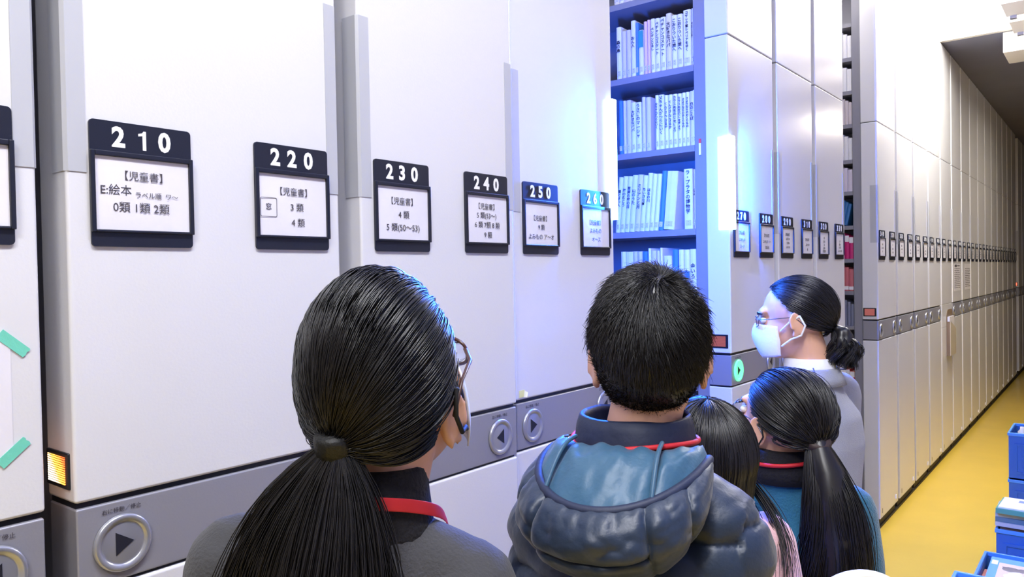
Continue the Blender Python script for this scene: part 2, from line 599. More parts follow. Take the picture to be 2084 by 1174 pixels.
L210 = [(JI, .0152, 0, .0265), ('E:絵本', .0168, -.0415, .0045), ('ラベル順  ワ～', .0102, .0190, -.0005), ('0類 1類 2類', .0168, -.004, -.0200)]
L220 = [(JI, .0152, .000, .0235), ('3 類', .0160, .006, -.0030), ('4 類', .0160, .008, -.0300), ('窓', .0125, -.052, -.0045)]
L230 = [(JI, .0160, -.004, .0240), ('4 類', .0172, 0, -.0030), ('5 類(50～53)', .0172, -.002, -.0290)]
L240 = [(JI, .0152, -.004, .0290), ('5 類(53～)', .0160, -.004, .0080), ('6 類 7類 8 類', .0160, -.002, -.0135), ('9 類', .0160, 0, -.0360)]
L250 = [(JI, .0152, -.006, .0140), ('9 類', .0160, -.002, -.0090), ('よみもの ア～オ', .0155, -.002, -.0330)]
L260 = [(JI, .0152, -.006, .0140), ('よみもの', .0155, -.004, -.0090), ('オ～ス', .0155, 0, -.0330)]
L270 = [(JI, .0152, -.004, .0180), ('よみもの', .0155, 0, -.0090), ('ス～ナ', .0155, 0, -.0350)]
L280 = [(JI, .0152, -.004, .0140), ('よみもの ハ～', .0150, -.002, -.0110), ('文庫本', .0155, 0, -.0350)]
L290 = [(JI, .0140, -.004, .0260), ('よみもの', .0130, 0, .0080), ('大型本', .0130, 0, -.0110), ('よみもの', .0130, 0, -.0290)]
L310 = [(JI, .0140, -.004, .0100), ('よみもの', .0145, 0, -.0130), ('本', .0150, 0, -.0360)]
L320 = [('本', .0150, 0, .0240), ('絵本', .0140, 0, .0070), ('本', .0140, 0, -.0090), ('絵本', .0140, 0, -.0250), ('大型絵本', .0140, 0, -.0400)]
L330 = [('本', .0150, 0, .0140), ('絵本', .0140, 0, -.0020), ('大型本', .0140, 0, -.0180), ('よみもの本', .0150, 0, -.0360)]
t = None
sign(.241, '', None, 'dark framed sign cut off by the left edge of the photo')
for y, num, ln, xx in ((.490, '210', L210, FACE), (.756, '220', L220, FACE), (1.022, '230', L230, FACE), (1.288, '240', L240, FACE), (1.527, '250', L250, CX), (1.789, '260', L260, CX),
                       (2.815, '270', L270, FACE), (3.082, '280', L280, FACE), (3.338, '290', L290, FACE), (3.608, '310', L310, FACE), (3.868, '320', L320, FACE), (4.138, '330', L330, FACE)):
    t = sign(y, num, ln, 'dark framed sign with white number %s over a white paper' % num, x=xx)
    if num == '220':
        bx = MB()
        a = rrect(-.0165, -.0165, .0165, .0165, .003)
        b = rrect(-.0157, -.0157, .0157, .0157, .0026)
        bx.grid([[(h, u, v) for (u, v), h in ((q[i % len(q)], hh) for q, hh in ((a, 0), (a, .0003), (b, .0003), (b, 0)))] for i in range(len(a)+1)])
        new('printed_box', bx, INK, t, loc=(.0056, .025, .0725))
nums = ['340', '350', '360', '370', '380', '390', '410', '420', '430', '440', '450', '460', '470', '480', '490', '510', '520', '530', '540', '550', '560', '570', '580', '590', '610', '620', '630', '640', '650', '660']
LF = [[('絵本', .0145, 0, .0180), ('よみもの', .0140, 0, -.0040), ('本', .0150, 0, -.0260)], [('本', .0150, 0, .0200), ('絵本', .0140, 0, -.0060), ('大型本', .0140, 0, -.0290)]]
n = 0
for k in range(15):
    for dy in (.018, .290):
        sign(G0+GP*k+dy, nums[n], LF[n % 2], '%s small framed sign along the far row, counted from the open shelves' % ORD[n], group='number signs on the far row', far=True)
        n += 1

# taped paper on the unit at the left edge, sticky note, notices, pocket
tag(new('paper_sheet', MB().box((FACE+.0003, .17, 1.37), (FACE+.0009, .3855, 1.528)), PAPER), 'white paper sheet taped to the unit at the left edge', 'paper')
TAPE = mat('tape_mint', (118, 214, 190), .5, bump=.1, bscale=80)
for (cy, cz, a, nm) in ((.3885, 1.522, -42, 'upper'), (.3855, 1.3775, 40, 'lower')):
    c, s = math.cos(R(a)), math.sin(R(a))
    poly = [(-.021, -.007), (.021, -.007), (.0222, -.003), (.0208, .001), (.0222, .004), (.021, .007), (-.021, .007)]
    tag(new('tape_strip', MB().prism(poly, .001, .0017, lambda u, v, h: (FACE+h, cy+u*c-v*s, cz+u*s+v*c)), TAPE),
        'mint green tape on the %s corner of the taped paper' % nm, 'tape', 'mint tape strips')
t = thing('sticky_note', 'small pale yellow sticky note above the band under sign 250', 'note', (CX+.0003, 1.503, 1.293))
YEL = mat('note_yellow', (236, 236, 170), .6)
new('sheet', MB().box((0, 0, .002), (.0004, .022, .020)), YEL, t)
new('curled_corner', MB().grid([[(.0005+.004*(i/5)**2, .021+.010*i/5-.004*j, .001+.018*(1-j)*(1-.35*i/5)) for j in (0, 1)] for i in range(6)]), mat('note_pale', (250, 250, 225), .6), t)
for lab, y0, y1, seed in (('white notice with dark heading on the far row', 7.765, 8.115, 1), ('white typed notice in smaller print on the far row', 8.37, 8.71, 2)):
    t = thing('notice', lab, 'notice', (FACE+.0004, y0, 1.385), 0, 'notices on the far row')
    p = new('paper_sheet', MB().box((0, 0, 0), (.0006, y1-y0, .245)), PAPER, t)
    mb = MB()
    rr = random.Random(seed)
    if seed == 1:
        mb.box((.0007, .03, .215), (.0011, .15, .236))
        mb.box((.0007, .17, .222), (.0011, .31, .230))
    for i in range(11):
        z = .20-.017*i
        a = .02
        while a < y1-y0-.05:
            b = min(a+rr.uniform(.02, .09), y1-y0-.03)
            mb.box((.0007, a, z-.003), (.0011, b, z+.003))
            a = b+rr.uniform(.008, .03)
    new('print', mb, INK, p)
t = thing('document_pocket', 'brown document pocket holding white papers on the plain far panel', 'document holder', (FACE+.0006, 7.37, .85))
BRN = mat('pocket_brown', (120, 100, 78), .6)
new('back', MB().prism(rrect(0, 0, .28, .39, .06, (0, 0, 1, 1)), 0, .004, FX), BRN, t)
new('front', MB().prism([(0, 0), (.28, 0), (.28, .22), (0, .30)], .026, .030, FX), mat('pocket_clear', (200, 190, 170), .3), t)
new('side', MB().box((.0041, 0, 0), (.0259, .004, .29)), BRN, t)
new('side', MB().box((.0041, .276, 0), (.0259, .28, .21)), BRN, t)
tag(new('paper_stack', MB().box((FACE+.0055, 7.385, .856), (FACE+.022, 7.62, 1.18)), PAPER), 'white papers standing in the brown pocket on the far panel', 'papers')
t = thing('marker_strip', 'tiny white and red tag on the upright of the blue lit shelves', 'tag', (FACE-.118, 2.791, 2.05))
new('strip', MB().box((-.004, -.0012, 0), (.004, .003, .045)), NUM, t)
new('red_end', MB().box((-.004, -.0014, .0452), (.004, .003, .062)), mat('tag_red', (230, 80, 70), .5), t)

# ---------------------------------------------------------------- books
PAGES = mat('book_pages', (236, 230, 214), .8)


LAB = mat('call_label_paper', (206, 202, 212), .8)
SINK = mat('spine_ink', (40, 40, 60), .7)


def bmat(rgb):
    return mat('cover_%d_%d_%d' % rgb, rgb, .45, var=.05, vscale=40)


def book(x, y, z, w, h, dep, rgb, label, group, title=None, ink=SINK, lean=0, call=True, detail=True, band=None, cat='book'):
    t = thing('book', label, cat, (x, y, z), 0, group)
    t.rotation_euler = (0, lean, 0)
    b = .0022
    U = [(b, dep), (0, dep), (0, .004), (.003, .0005), (w*.5, -.0012), (w-.003, .0005), (w, .004), (w, dep), (w-b, dep), (w-b, .005), (b, .005)]
    new('cover', MB().prism(U, 0, h, lambda u, v, q: (u, v, q)), bmat(rgb), t)
    new('pages', MB().box((b+.0002, .0055, .003), (w-b-.0002, dep-.003, h-.004)), PAGES, t)
    if band:
        new('spine_band', MB().box((.0005, -.0018, band[0]*h), (w-.0005, .003, band[1]*h)), bmat(band[2]), t)
    if call:
        new('call_label', MB().box((w*.18, -.0017, .014), (w*.82, .003, .034)), LAB, t)
        letter('call_number', [('9', .007, 0, .004), ('1', .007, 0, -.005)], .006, INK, t, (w/2, -.0018, .024), M=M_SPINE)
    if title:
        s = min(w*.74, .97*(h-.058)/max(1, len(title)))
        letter('spine_title', '\n'.join(title), s, ink, t, (w/2, -.0022, .046+(h-.05)*.53), M=M_SPINE, bold=.00035)
    return t


SP = 2.803      # spines of the blue-lit bay
LAV, PALE, PINK, BLU, TEAL, CRM = (214, 206, 224), (232, 232, 238), (226, 190, 205), (70, 130, 200), (60, 150, 160), (224, 214, 196)
# (left edge, right edge, top height, colour, spine title) of each upright book, metres in the room
row1 = [(-1.638, -1.6142, 2.6183, PALE, '森の鳥'), (-1.6128, -1.5921, 2.5966, LAV, ''), (-1.5909, -1.571, 2.5973, LAV, ''), (-1.5692, -1.5477, 2.6306, PALE, 'おん人'), (-1.5479, -1.5341, 2.6185, BLU, ''), (-1.534, -1.5123, 2.5849, PALE, ''), (-1.5106, -1.4947, 2.615, PINK, ''), (-1.4946, -1.4811, 2.6186, PINK, ''), (-1.4793, -1.4603, 2.619, PALE, 'ペンギンじるし'), (-1.4591, -1.4381, 2.6166, PALE, 'ペチャンコスケート'), (-1.4363, -1.4127, 2.616, PALE, 'ペチャンコスケート'), (-1.4114, -1.3875, 2.6252, CRM, '大好きなパパ'), (-1.3865, -1.3633, 2.6124, PALE, 'こおりついた旅へ'), (-1.3622, -1.3393, 2.6119, PALE, 'こおりついた旅へ'), (-1.3369, -1.3048, 2.6212, PALE, 'コサック軍シベリアをゆく'), (-1.3026, -1.2766, 2.622, PALE, 'コサック軍シベリアをゆく')]
row2 = [(-1.6317, -1.6127, 2.3143, BLU, ''), (-1.6121, -1.5973, 2.3119, LAV, ''), (-1.5961, -1.575, 2.3111, LAV, ''), (-1.5739, -1.553, 2.299, PALE, '大好きなパパ'), (-1.5518, -1.5271, 2.296, PALE, 'うさぎのマーシャ'), (-1.5244, -1.5079, 2.3133, LAV, ''), (-1.5056, -1.4841, 2.3096, LAV, ''), (-1.4638, -1.4487, 2.3115, PALE, '父ちゃんがつりにいく'), (-1.4481, -1.4249, 2.3102, PALE, '父ちゃんがつりにいく'), (-1.4233, -1.4069, 2.3049, PALE, 'てんぐさんござるか'), (-1.4057, -1.3878, 2.3043, PALE, 'てんぐさんござるか'), (-1.3861, -1.3672, 2.3035, PALE, 'カラス先生のじゅぎょう'), (-1.3661, -1.3484, 2.302, PALE, 'カラス先生のじゅぎょう'), (-1.3473, -1.3319, 2.3028, PALE, 'さようならのおくりもの'), (-1.3313, -1.3155, 2.3026, PALE, 'さようならのおくりもの'), (-1.3144, -1.2939, 2.3039, LAV, '風のことば'), (-1.2928, -1.2772, 2.306, PALE, 'こころのはらっぱ')]
row3 = [(-1.6348, -1.6149, 2.0008, PALE, '星とまつ人'), (-1.6138, -1.5925, 2.0033, PALE, '海のむこう'), (-1.5914, -1.5703, 2.0012, PALE, '草原の家の日'), (-1.5691, -1.5461, 2.0036, PALE, '山のうた'), (-1.5451, -1.5212, 2.0035, CRM, 'ミリアンと月'), (-1.5203, -1.4997, 1.9978, PALE, 'ちいさな町'), (-1.4985, -1.4782, 2.0053, PALE, 'はるの川'), (-1.4772, -1.458, 2.0006, PALE, ''), (-1.457, -1.437, 1.9986, PALE, ''), (-1.4358, -1.414, 2.008, BLU, ''), (-1.413, -1.366, 2.005, PALE, '')]
row3b = [(-1.3442, -1.3071, 2.0036, PALE, 'ラ・プラタの博物学'), (-1.3028, -1.2826, 1.9994, CRM, 'ごんぎつね')]
row4 = [(-1.6324, -1.6098, 1.6892, PALE, '火の'), (-1.6088, -1.5759, 1.6881, PALE, 'カツ'), (-1.5748, -1.5543, 1.6888, LAV, ''), (-1.5532, -1.5319, 1.688, LAV, ''), (-1.5314, -1.5081, 1.6872, BLU, ''), (-1.5059, -1.4926, 1.6991, PALE, ''), (-1.4917, -1.4683, 1.6891, LAV, 'カツ'), (-1.4678, -1.4537, 1.6886, LAV, 'カツ'), (-1.4525, -1.441, 1.6995, PALE, ''), (-1.4355, -1.4008, 1.6665, PALE, 'すず'), (-1.3979, -1.373, 1.6903, BLU, ''), (-1.371, -1.3488, 1.6894, PALE, '大'), (-1.3478, -1.3238, 1.6885, PALE, '大'), (-1.3228, -1.2873, 1.6895, PALE, '金いろ')]
CN = {LAV: 'lavender', PALE: 'white', PINK: 'pink', BLU: 'blue', TEAL: 'teal', CRM: 'cream'}


def fill(rows, shelf, name, group, offs=0, total=None):
    total = total or len(rows)
    for i, (xa, xb, zt, rgb, ti) in enumerate(rows):
        xb = min(xb, FACE-.1446)
        h = zt-shelf-.001
        nth = total-(i+offs)
        lab = 'rightmost %s book on the %s' % (CN[rgb], name) if nth == 1 else '%s book %s from the right on the %s' % (CN[rgb], ORD[nth-1], name)
        bd = (.62, .99, TEAL) if (name.startswith('upper') and i == 5) else ((.45, .62, BLU) if (name.startswith('fourth') and i in (11, 12)) else None)
        book(xa+.0005, SP, shelf+.0006, xb-xa-.0012, h, .17+.02*((i*7) % 3)/3, rgb, lab, group, ti or None, band=bd)


g = 'books on the blue lit shelves'
fill(row1, DSH[2], 'upper lit shelf', g)
fill(row2, DSH[3], 'second lit shelf', g)
# leaning row: bottoms sit to the left of the tops
for i, (xa, xb, zt, rgb, ti) in enumerate(row3):
    h = zt-DSH[4]
    th = math.atan2(.022, h)
    nth = len(row3)+2-i
    book(xa-.022+.0003, SP, DSH[4]+.0005+(xb-xa)*math.sin(th), (xb-xa-.0008)*math.cos(th), (h-(xb-xa)*math.sin(th))/math.cos(th)-.002, .17, rgb, 'leaning %s book %s from the right on the third lit shelf' % (CN[rgb], ORD[nth-1]), g, ti or None, lean=th)
fill(row3b, DSH[4], 'third lit shelf', g, offs=len(row3), total=len(row3)+2)
fill(row4, DSH[5], 'fourth lit shelf behind the boy', g)
# top shelf: only the book bottoms show; low shelf: a few beside the boy's ear
xx = FACE-.142-.003
for i in range(14):
    wv = .022+.006*((i*5) % 4)/4
    xx -= wv+.001
    rgb = [PALE, LAV, PALE, CRM, PINK][i % 5]
    book(xx, SP, DSH[1]+.0006, wv, .20+.02*((i*3) % 4)/4, .17, rgb, '%s book %s from the right on the topmost lit shelf' % (CN[rgb], ORD[i]), g, None)
xx = FACE-.142-.003
for i in range(9):
    wv = .024+.006*((i*5) % 4)/4
    xx -= wv+.001
    rgb = [PALE, PALE, LAV][i % 3]
    book(xx, SP, DSH[6]+.0006, wv, .21+.02*((i*3) % 4)/4, .17, rgb, '%s book %s from the right on the low lit shelf by the ear' % (CN[rgb], ORD[i]), g, '本' if i < 2 else None)

# narrow slice of open shelves on the far block
SG = 5.062
MAG, RED, SLATE, GRN, DBL = (200, 40, 120), (205, 60, 60), (120, 125, 150), (70, 120, 90), (50, 110, 170)
CN.update({MAG: 'magenta', RED: 'red', SLATE: 'slate', GRN: 'green', DBL: 'deep blue'})
gcol = {1: PALE, 2: PALE, 3: (210, 200, 205), 4: PALE, 5: LAV, 6: DBL, 7: MAG, 8: (200, 110, 120), 9: SLATE, 11: RED, 12: DBL, 13: CRM, 14: GRN}
CN.update({(210, 200, 205): 'greyish', (200, 110, 120): 'dull red'})
for si, z in enumerate(GSH):
    if si not in gcol:
        continue
    xx = FACE-.142-.002
    for i in range(5):
        wv = .020+.004*((i*3+si) % 3)
        xx -= wv+.001
        c = gcol[si]
        lean = .22 if si == 6 else 0
        h = .135+.012*((i*7+si*3) % 3)
        book(xx-(.035 if lean else 0), SG, z+.0006+(.006 if lean else 0), wv, h, .15, c, '%s book %s from the right on open far shelf %s from the top' % (CN[c], ORD[i], ORD[si]), 'books on the open far shelves', None,
             lean=lean, call=False, band=(.72, .98, PALE) if si in (7, 11) else ((.05, .2, PALE) if si in (12, 8) else None))
t = thing('leaflet_box', 'grey box file leaning on the open far shelf beside the bun of hair', 'box file', (FACE-.25, SG, GSH[10]+.001))
new('shell', MB().prism([(0, 0), (.10, 0), (.035, .17), (0, .18)], 0, .14, lambda u, v, h: (u, h, v)), SLATE and bmat(SLATE), t)
new('label_plate', MB().box((.012, -.0012, .05), (.04, 0, .09)), NUM, t)

# ---------------------------------------------------------------- crates of books at lower right
CB = mat('crate_blue', (52, 104, 172), .4, bump=.05, bscale=90)
CBI = mat('crate_blue_light', (84, 150, 214), .4)
CH = .289


def crate(loc, label, rot=0):
    t = thing('plastic_crate', label, 'crate', loc, rot, 'blue plastic crates of books')
    L, Wd, H, th = .53, .366, CH-.004, .006
    mb = MB()
    mb.box((th, th, 0), (L-th, Wd-th, th))
    mb.box((th, th, 0), (L-th, th*2, H-.02)).box((th, Wd-2*th, 0), (L-th, Wd-th, H-.02))
    mb.box((th, th*2, 0), (th*2, Wd-2*th, H-.02)).box((L-2*th, th*2, 0), (L-th, Wd-2*th, H-.02))
    new('tub', mb, CB, t)
    rim = MB()
    rim.box((0, 0, H-.02), (L, th*2, H)).box((0, Wd-2*th, H-.02), (L, Wd, H)).box((0, 2*th, H-.02), (2*th, Wd-2*th, H)).box((L-2*th, 2*th, H-.02), (L, Wd-2*th, H))
    new('rim', rim, CBI, t, bevel=.003)
    for (y0, y1) in ((0.001, th), (Wd-th, Wd-.001)):
        pan = MB()
        for a in range(1, 24):
            for b in range(4):
                if 8 < a < 16 or True:
                    x = .06+a*.0165
                    z = .06+b*.03
                    pan.box((x, y0, z), (x+.008, y1, z+.016))
        pan.box((.035, y0, .035), (.05, y1, .22)).box((L-.05, y0, .035), (L-.035, y1, .22)).box((.05, y0, .205), (L-.05, y1, .22)).box((.05, y0, .035), (L-.05, y1, .048))
        new('side_ribs', pan, CB, t)
    for x0 in (.0, L-.006):
        new('handle', MB().box((x0, .12, .17), (x0+.006, .25, .215)), CBI, t)
    return t


def flat_book(loc, l, wd, th, rgb, label, rot=(0, 0, 0), cover=None, cat='book'):
    """book lying flat: spine along x on the near side"""
    t = thing('book', label, cat, loc, 0, 'books in the blue crates')
    t.rotation_euler = rot
    b = .0025
    U = [(0, 0), (wd, 0), (wd, b), (.004, b), (.004, th-b), (wd, th-b), (wd, th), (0, th)]
    new('cover', MB().prism(U, 0, l, lambda u, v, h: (h, u, v)), bmat(rgb), t)
    new('pages', MB().box((.003, .005, b+.0002), (l-.003, wd-.004, th-b-.0002)), PAGES, t)
    if cover:
        cover(t, l, wd, th)
    return t


# far stack of two
cA = (-.548, 5.60)
crate((cA[0], cA[1], 0), 'lower blue crate of the far stack, mostly hidden')
crate((cA[0], cA[1], CH), 'upper blue crate of the far stack with an empty front corner')
tag(new('bottle', MB().lathe([(.0001, 0), (.022, 0), (.024, .005), (.024, .05), (.012, .065), (.012, .08), (.0001, .081)], 20, lambda a, r, h: (-.475+r*math.cos(a), 5.66+r*math.sin(a), CH*2-.052+h)), mat('bottle_cream', (240, 228, 190), .4), smooth=True),
    'small cream bottle standing in the far upper crate', 'bottle')
flat_book((-.44, 5.63, CH+.0075), .3, .2, .2, (176, 178, 170), 'grey boxed book lying in the far upper crate')
# middle crate with a pile above its rim
cB = (-.497, 4.50)
crate((cB[0], cB[1], 0), 'middle blue crate with a pile of picture books above its rim')
z = .0075
cols = [(180, 170, 160), (90, 120, 150), (205, 195, 170), (120, 110, 100), (190, 200, 205), (150, 90, 70), (110, 150, 150), (200, 190, 165), (140, 140, 150), (170, 160, 140), (190, 196, 200), (120, 100, 85), (196, 192, 180), (100, 125, 130), (205, 200, 180)]
names = ['stone', 'blue grey', 'cream', 'brown', 'pale grey', 'rust', 'sea green', 'sand', 'grey', 'khaki', 'silver', 'dark brown', 'ivory', 'slate', 'buff']
for i, c in enumerate(cols):
    th = .020+.0085*((i*5) % 4)/4
    sx = .02 if z < .27 else -.0+.012*((i*3) % 3)
    flat_book((cB[0]+sx, cB[1]+.02+.006*(i % 3), z+.0004), .30, .22, th, c, '%s book lying %s from the bottom in the middle crate pile' % (names[i], ORD[i]), rot=(0, 0, .03*((i % 3)-1)))
    z += th+.0008


def top_cover(t, l, wd, th):
    new('title_patch', MB().box((.07, .13, th), (.11, .17, th+.0005)), bmat((130, 150, 190)), t)
    new('picture', MB().box((.16, .05, th), (.26, .10, th+.0005)), bmat((130, 140, 80)), t)


flat_book((cB[0]+.004, cB[1]+.005, z+.0004), .30, .23, .024, (92, 160, 132), 'thick green edged book on top of the middle pile', rot=(0, 0, -.04))
z += .025
flat_book((cB[0]+.014, cB[1]+.012, z), .30, .21, .007, (240, 234, 214), 'thin cream picture book topmost on the middle pile', rot=(0, 0, -.04), cover=top_cover)
z2 = .0075
for i, (c, nm) in enumerate((((210, 205, 190), 'bone'), ((120, 150, 120), 'moss'), ((170, 140, 110), 'tan'), ((90, 140, 200), 'sky'), ((240, 240, 225), 'milk'), ((150, 150, 160), 'ash'), ((120, 170, 130), 'leaf'), ((246, 244, 232), 'white'))):
    hh = [.06, .05, .06, .05, .06, .06, .05, .05][i]
    flat_book((cB[0]+.338, cB[1]+.10, z2), .18, .22, hh, c, '%s coloured thick book %s from the bottom, right of the middle pile' % (nm, ORD[i]))
    z2 += hh+.0008

# near crate with the blue picture book
cC = (-.496, 3.76)
crate((cC[0], cC[1], 0), 'low blue crate holding the blue picture book')


def cover_art(t, l, wd, th):
    p = new('picture', MB().box((.035, .035, th), (.175, .20, th+.0004)), bmat((222, 196, 160)), t)
    q = MB()
    q.ball((.085, .15, th+.0006), (.035, .022, .0006), n=16, m=6)
    q.ball((.13, .155, th+.0006), (.03, .018, .0006), n=16, m=6)
    q.box((.05, .16, th+.0004), (.165, .166, th+.0009))
    new('dark_shapes', q, bmat((98, 88, 92)), p)
    q = MB().ball((.105, .10, th+.0006), (.03, .04, .0007), n=16, m=6).ball((.075, .09, th+.0006), (.014, .02, .0007), n=12, m=6)
    new('pale_shapes', q, bmat((232, 222, 200)), p)
    new('green_shape', MB().box((.148, .05, th+.0004), (.174, .15, th+.0007)), bmat((96, 140, 110)), p)
    new('bar_shape', MB().box((.05, .04, th+.0004), (.15, .062, th+.0007)), bmat((214, 176, 96)), p)
    new('corner_sticker', MB().box((.006, .175, th+.0005), (.03, .215, th+.0009)), PAPER, t)
    tm = Matrix(((0, 1, 0, 0), (-1, 0, 0, 0), (0, 0, 1, 0), (0, 0, 0, 1)))
    letter('title', '人と鉄こうば', .026, bmat((170, 205, 235)), t, (.205, .115, th+.0003), M=tm)


for i, (c, nm) in enumerate((((200, 190, 170), 'sand'), ((120, 130, 150), 'slate'), ((180, 120, 90), 'copper'), ((220, 216, 200), 'ivory'))):
    flat_book((cC[0]+.02, cC[1]+.09, .0075+.048*i), .45, .25, .046, c, '%s coloured book %s from the bottom in the low crate' % (nm, ORD[i]))
flat_book((cC[0]+.028, cC[1]+.11, .2075), .42, .24, .014, (226, 214, 170), 'yellowish book just under the blue picture book', rot=(R(4), 0, 0))
flat_book((cC[0]+.030, cC[1]+.075, .232), .26, .245, .010, (58, 148, 214), 'blue picture book with a framed painting on its cover', rot=(R(9), 0, -.02), cover=cover_art)
flat_book((cC[0]+.0135, cC[1]+.03, .0078), .016, .22, .23, (196, 120, 110), 'reddish book standing against the left wall of the low crate')
# nearest stack
cD = (-.443, 2.585)
crate((cD[0], cD[1], 0), 'lower blue crate of the nearest stack, below the frame')
crate((cD[0], cD[1], CH), 'upper blue crate of the nearest stack at the bottom edge')
flat_book((cD[0]+.03, cD[1]+.06, CH+.0075), .4, .27, .19, (60, 60, 66), 'dark thick album lying in the nearest crate')
flat_book((cD[0]+.05, cD[1]+.05, CH+.199), .20, .27, .040, (240, 238, 232), 'white book lying on top in the nearest crate', rot=(0, 0, .1))
flat_book((cD[0]+.27, cD[1]+.06, CH+.199), .17, .26, .055, (52, 48, 50), 'black spined book beside the white one in the nearest crate')

# cream book cart of which only the rounded end shows
t = thing('book_cart', 'cream rounded end of a book cart at the bottom edge', 'cart', (-.335, 1.345, 0), YAW, None)
CC = mat('cart_cream', (226, 222, 204), .45)
arc = [(.10*math.cos(a), 1.000+.10*math.sin(a)) for a in [PI*i/24 for i in range(25)]]
new('end_panel', MB().prism([(-.10, .12), (.10, .12)]+arc, 0, .03, lambda u, v, h: (u, h-.015, v)), CC, t, bevel=.005)
for zz in (.2, .55):
    new('shelf', MB().box((-.09, -.32, zz), (.09, -.0155, zz+.02)), CC, t)
new('end_panel', MB().prism([(-.09, .12), (.09, .12), (.09, .8), (-.09, .8)], -.35, -.3205, lambda u, v, h: (u, h, v)), CC, t)
for sx in (-.07, .07):
    for sy in (-.335, 0):
        new('wheel', MB().lathe([(.0001, -.012), (.05, -.012), (.0605, 0), (.05, .012), (.0001, .012)], 20, lambda a, r, h: (sx+h, sy+r*math.cos(a), .061+r*math.sin(a))), BLACK, t, smooth=True)

# ================================================================= people
VOX = 0.0055


def remesh(mb, vox=VOX, smooth=6, disp=None, name='body'):
    me = mb.mesh(name)
    o = bpy.data.objects.new('tmp', me)
    COL.objects.link(o)
    m = o.modifiers.new('r', 'REMESH')
    m.mode, m.voxel_size, m.adaptivity = 'VOXEL', vox, 0
    s = o.modifiers.new('s', 'SMOOTH')
    s.factor, s.iterations = 0.5, smooth
    dg = bpy.context.evaluated_depsgraph_get()
    dg.update()
    out = bpy.data.meshes.new_from_object(o.evaluated_get(dg))
    bpy.data.objects.remove(o)
    bpy.data.meshes.remove(me)
    out.name = name
    if disp:
        n = len(out.vertices)
        co = np.empty(n*3)
        out.vertices.foreach_get('co', co)
        co = co.reshape(-1, 3)
        nr = np.empty(n*3)
        out.vertex_normals.foreach_get('vector', nr)
        nr = nr.reshape(-1, 3)
        co = co+nr*disp(co)[:, None]
        out.vertices.foreach_set('co', co.ravel())
        out.update()
    out.shade_smooth()
    return out


def vnoise(co, scale, seed=0):
    off = Vector((seed*3.7, seed*1.3, seed*2.1))
    return np.array([noise.noise(Vector(c)*scale+off) for c in co])


def strands_mesh(P, r0, taper=0.35, name='hair', sides=3):
    """P: (N, S, 3) array of strand points -> thin tapering tubes as one mesh"""
    N, Sg, _ = P.shape
    T = np.gradient(P, axis=1)
    T /= np.linalg.norm(T, axis=2, keepdims=True)+1e-9
    ref = np.array([0.31, 0.52, 0.79])
    U = np.cross(T, ref)
    U /= np.linalg.norm(U, axis=2, keepdims=True)+1e-9
    V = np.cross(T, U)
    r0 = np.broadcast_to(np.asarray(r0, float), (N,))
    s = np.linspace(0, 1, Sg)
    rad = r0[:, None]*(1-(1-taper)*s[None, :]**1.5)
    vs = []
    for k in range(sides):
        a = 2*PI*k/sides
        vs.append(P+rad[..., None]*(math.cos(a)*U+math.sin(a)*V))
    vs = np.stack(vs, axis=2).reshape(-1, 3)
    idx = np.arange(N*Sg*sides).reshape(N, Sg, sides)
    q = []
    for k in range(sides):
        k2 = (k+1) % sides
        q.append(np.stack([idx[:, :-1, k], idx[:, :-1, k2], idx[:, 1:, k2], idx[:, 1:, k]], axis=-1).reshape(-1, 4))
    return vs, np.concatenate(q)


def mesh_np(name, parts):
    """join [(verts, quads)] into one smooth mesh"""
    vs = np.concatenate([p[0] for p in parts])
    o, fs = 0, []
    for v, f in parts:
        fs.append(f+o)
        o += len(v)
    f = np.concatenate(fs)
    me = bpy.data.meshes.new(name)
    me.vertices.add(len(vs))
    me.vertices.foreach_set('co', vs.ravel())
    me.loops.add(f.size)
    me.loops.foreach_set('vertex_index', f.ravel().astype(np.int32))
    me.polygons.add(len(f))
    me.polygons.foreach_set('loop_start', np.arange(0, f.size, 4, dtype=np.int32))
    me.update(calc_edges=True)
    me.shade_smooth()
    return me


def xf(P, M):
    A = np.array(M)
    return P @ A[:3, :3].T+A[:3, 3]


def dirs(n):
    v = rng.normal(size=(n, 3))
    return v/np.linalg.norm(v, axis=1, keepdims=True)


def slerp(a, b, t):
    """a (N,3), b (3,) or (N,3) unit, t (S,) -> (N,S,3)"""
    b = np.broadcast_to(b, a.shape)
    dt = np.clip((a*b).sum(1), -0.9995, 0.9995)
    th = np.arccos(dt)[:, None]
    A = np.sin((1-t)[None, :]*th)/np.sin(th)
    B = np.sin(t[None, :]*th)/np.sin(th)
    return A[..., None]*a[:, None, :]+B[..., None]*b[:, None, :]


def cap_mesh(C, rad, keep, nu=72, nv=48):
    """part of an ellipsoid kept where keep(d) is true, as (verts, quads), with an inner skin"""
    vs, fs = [], []
    idx = {}
    for j in range(nv+1):
        t = -PI/2+PI*j/nv
        for i in range(nu):
            a = 2*PI*i/nu
            vs.append((math.cos(t)*math.cos(a), math.cos(t)*math.sin(a), math.sin(t)))
    D = np.array(vs)
    K = keep(D)
    quads = []
    for j in range(nv):
        for i in range(nu):
            q = (j*nu+i, j*nu+(i+1) % nu, (j+1)*nu+(i+1) % nu, (j+1)*nu+i)
            if all(K[k] for k in q):
                quads.append(q)
    return np.array(C)+D*np.array(rad), np.array(quads)


def head_matrix(hc, yaw=0, pitch=0, roll=0, s=1.0):
    return Matrix.Translation(hc) @ Matrix.Rotation(yaw, 4, 'Z') @ Matrix.Rotation(pitch, 4, 'X') @ Matrix.Rotation(roll, 4, 'Y') @ Matrix.Scale(s, 4)


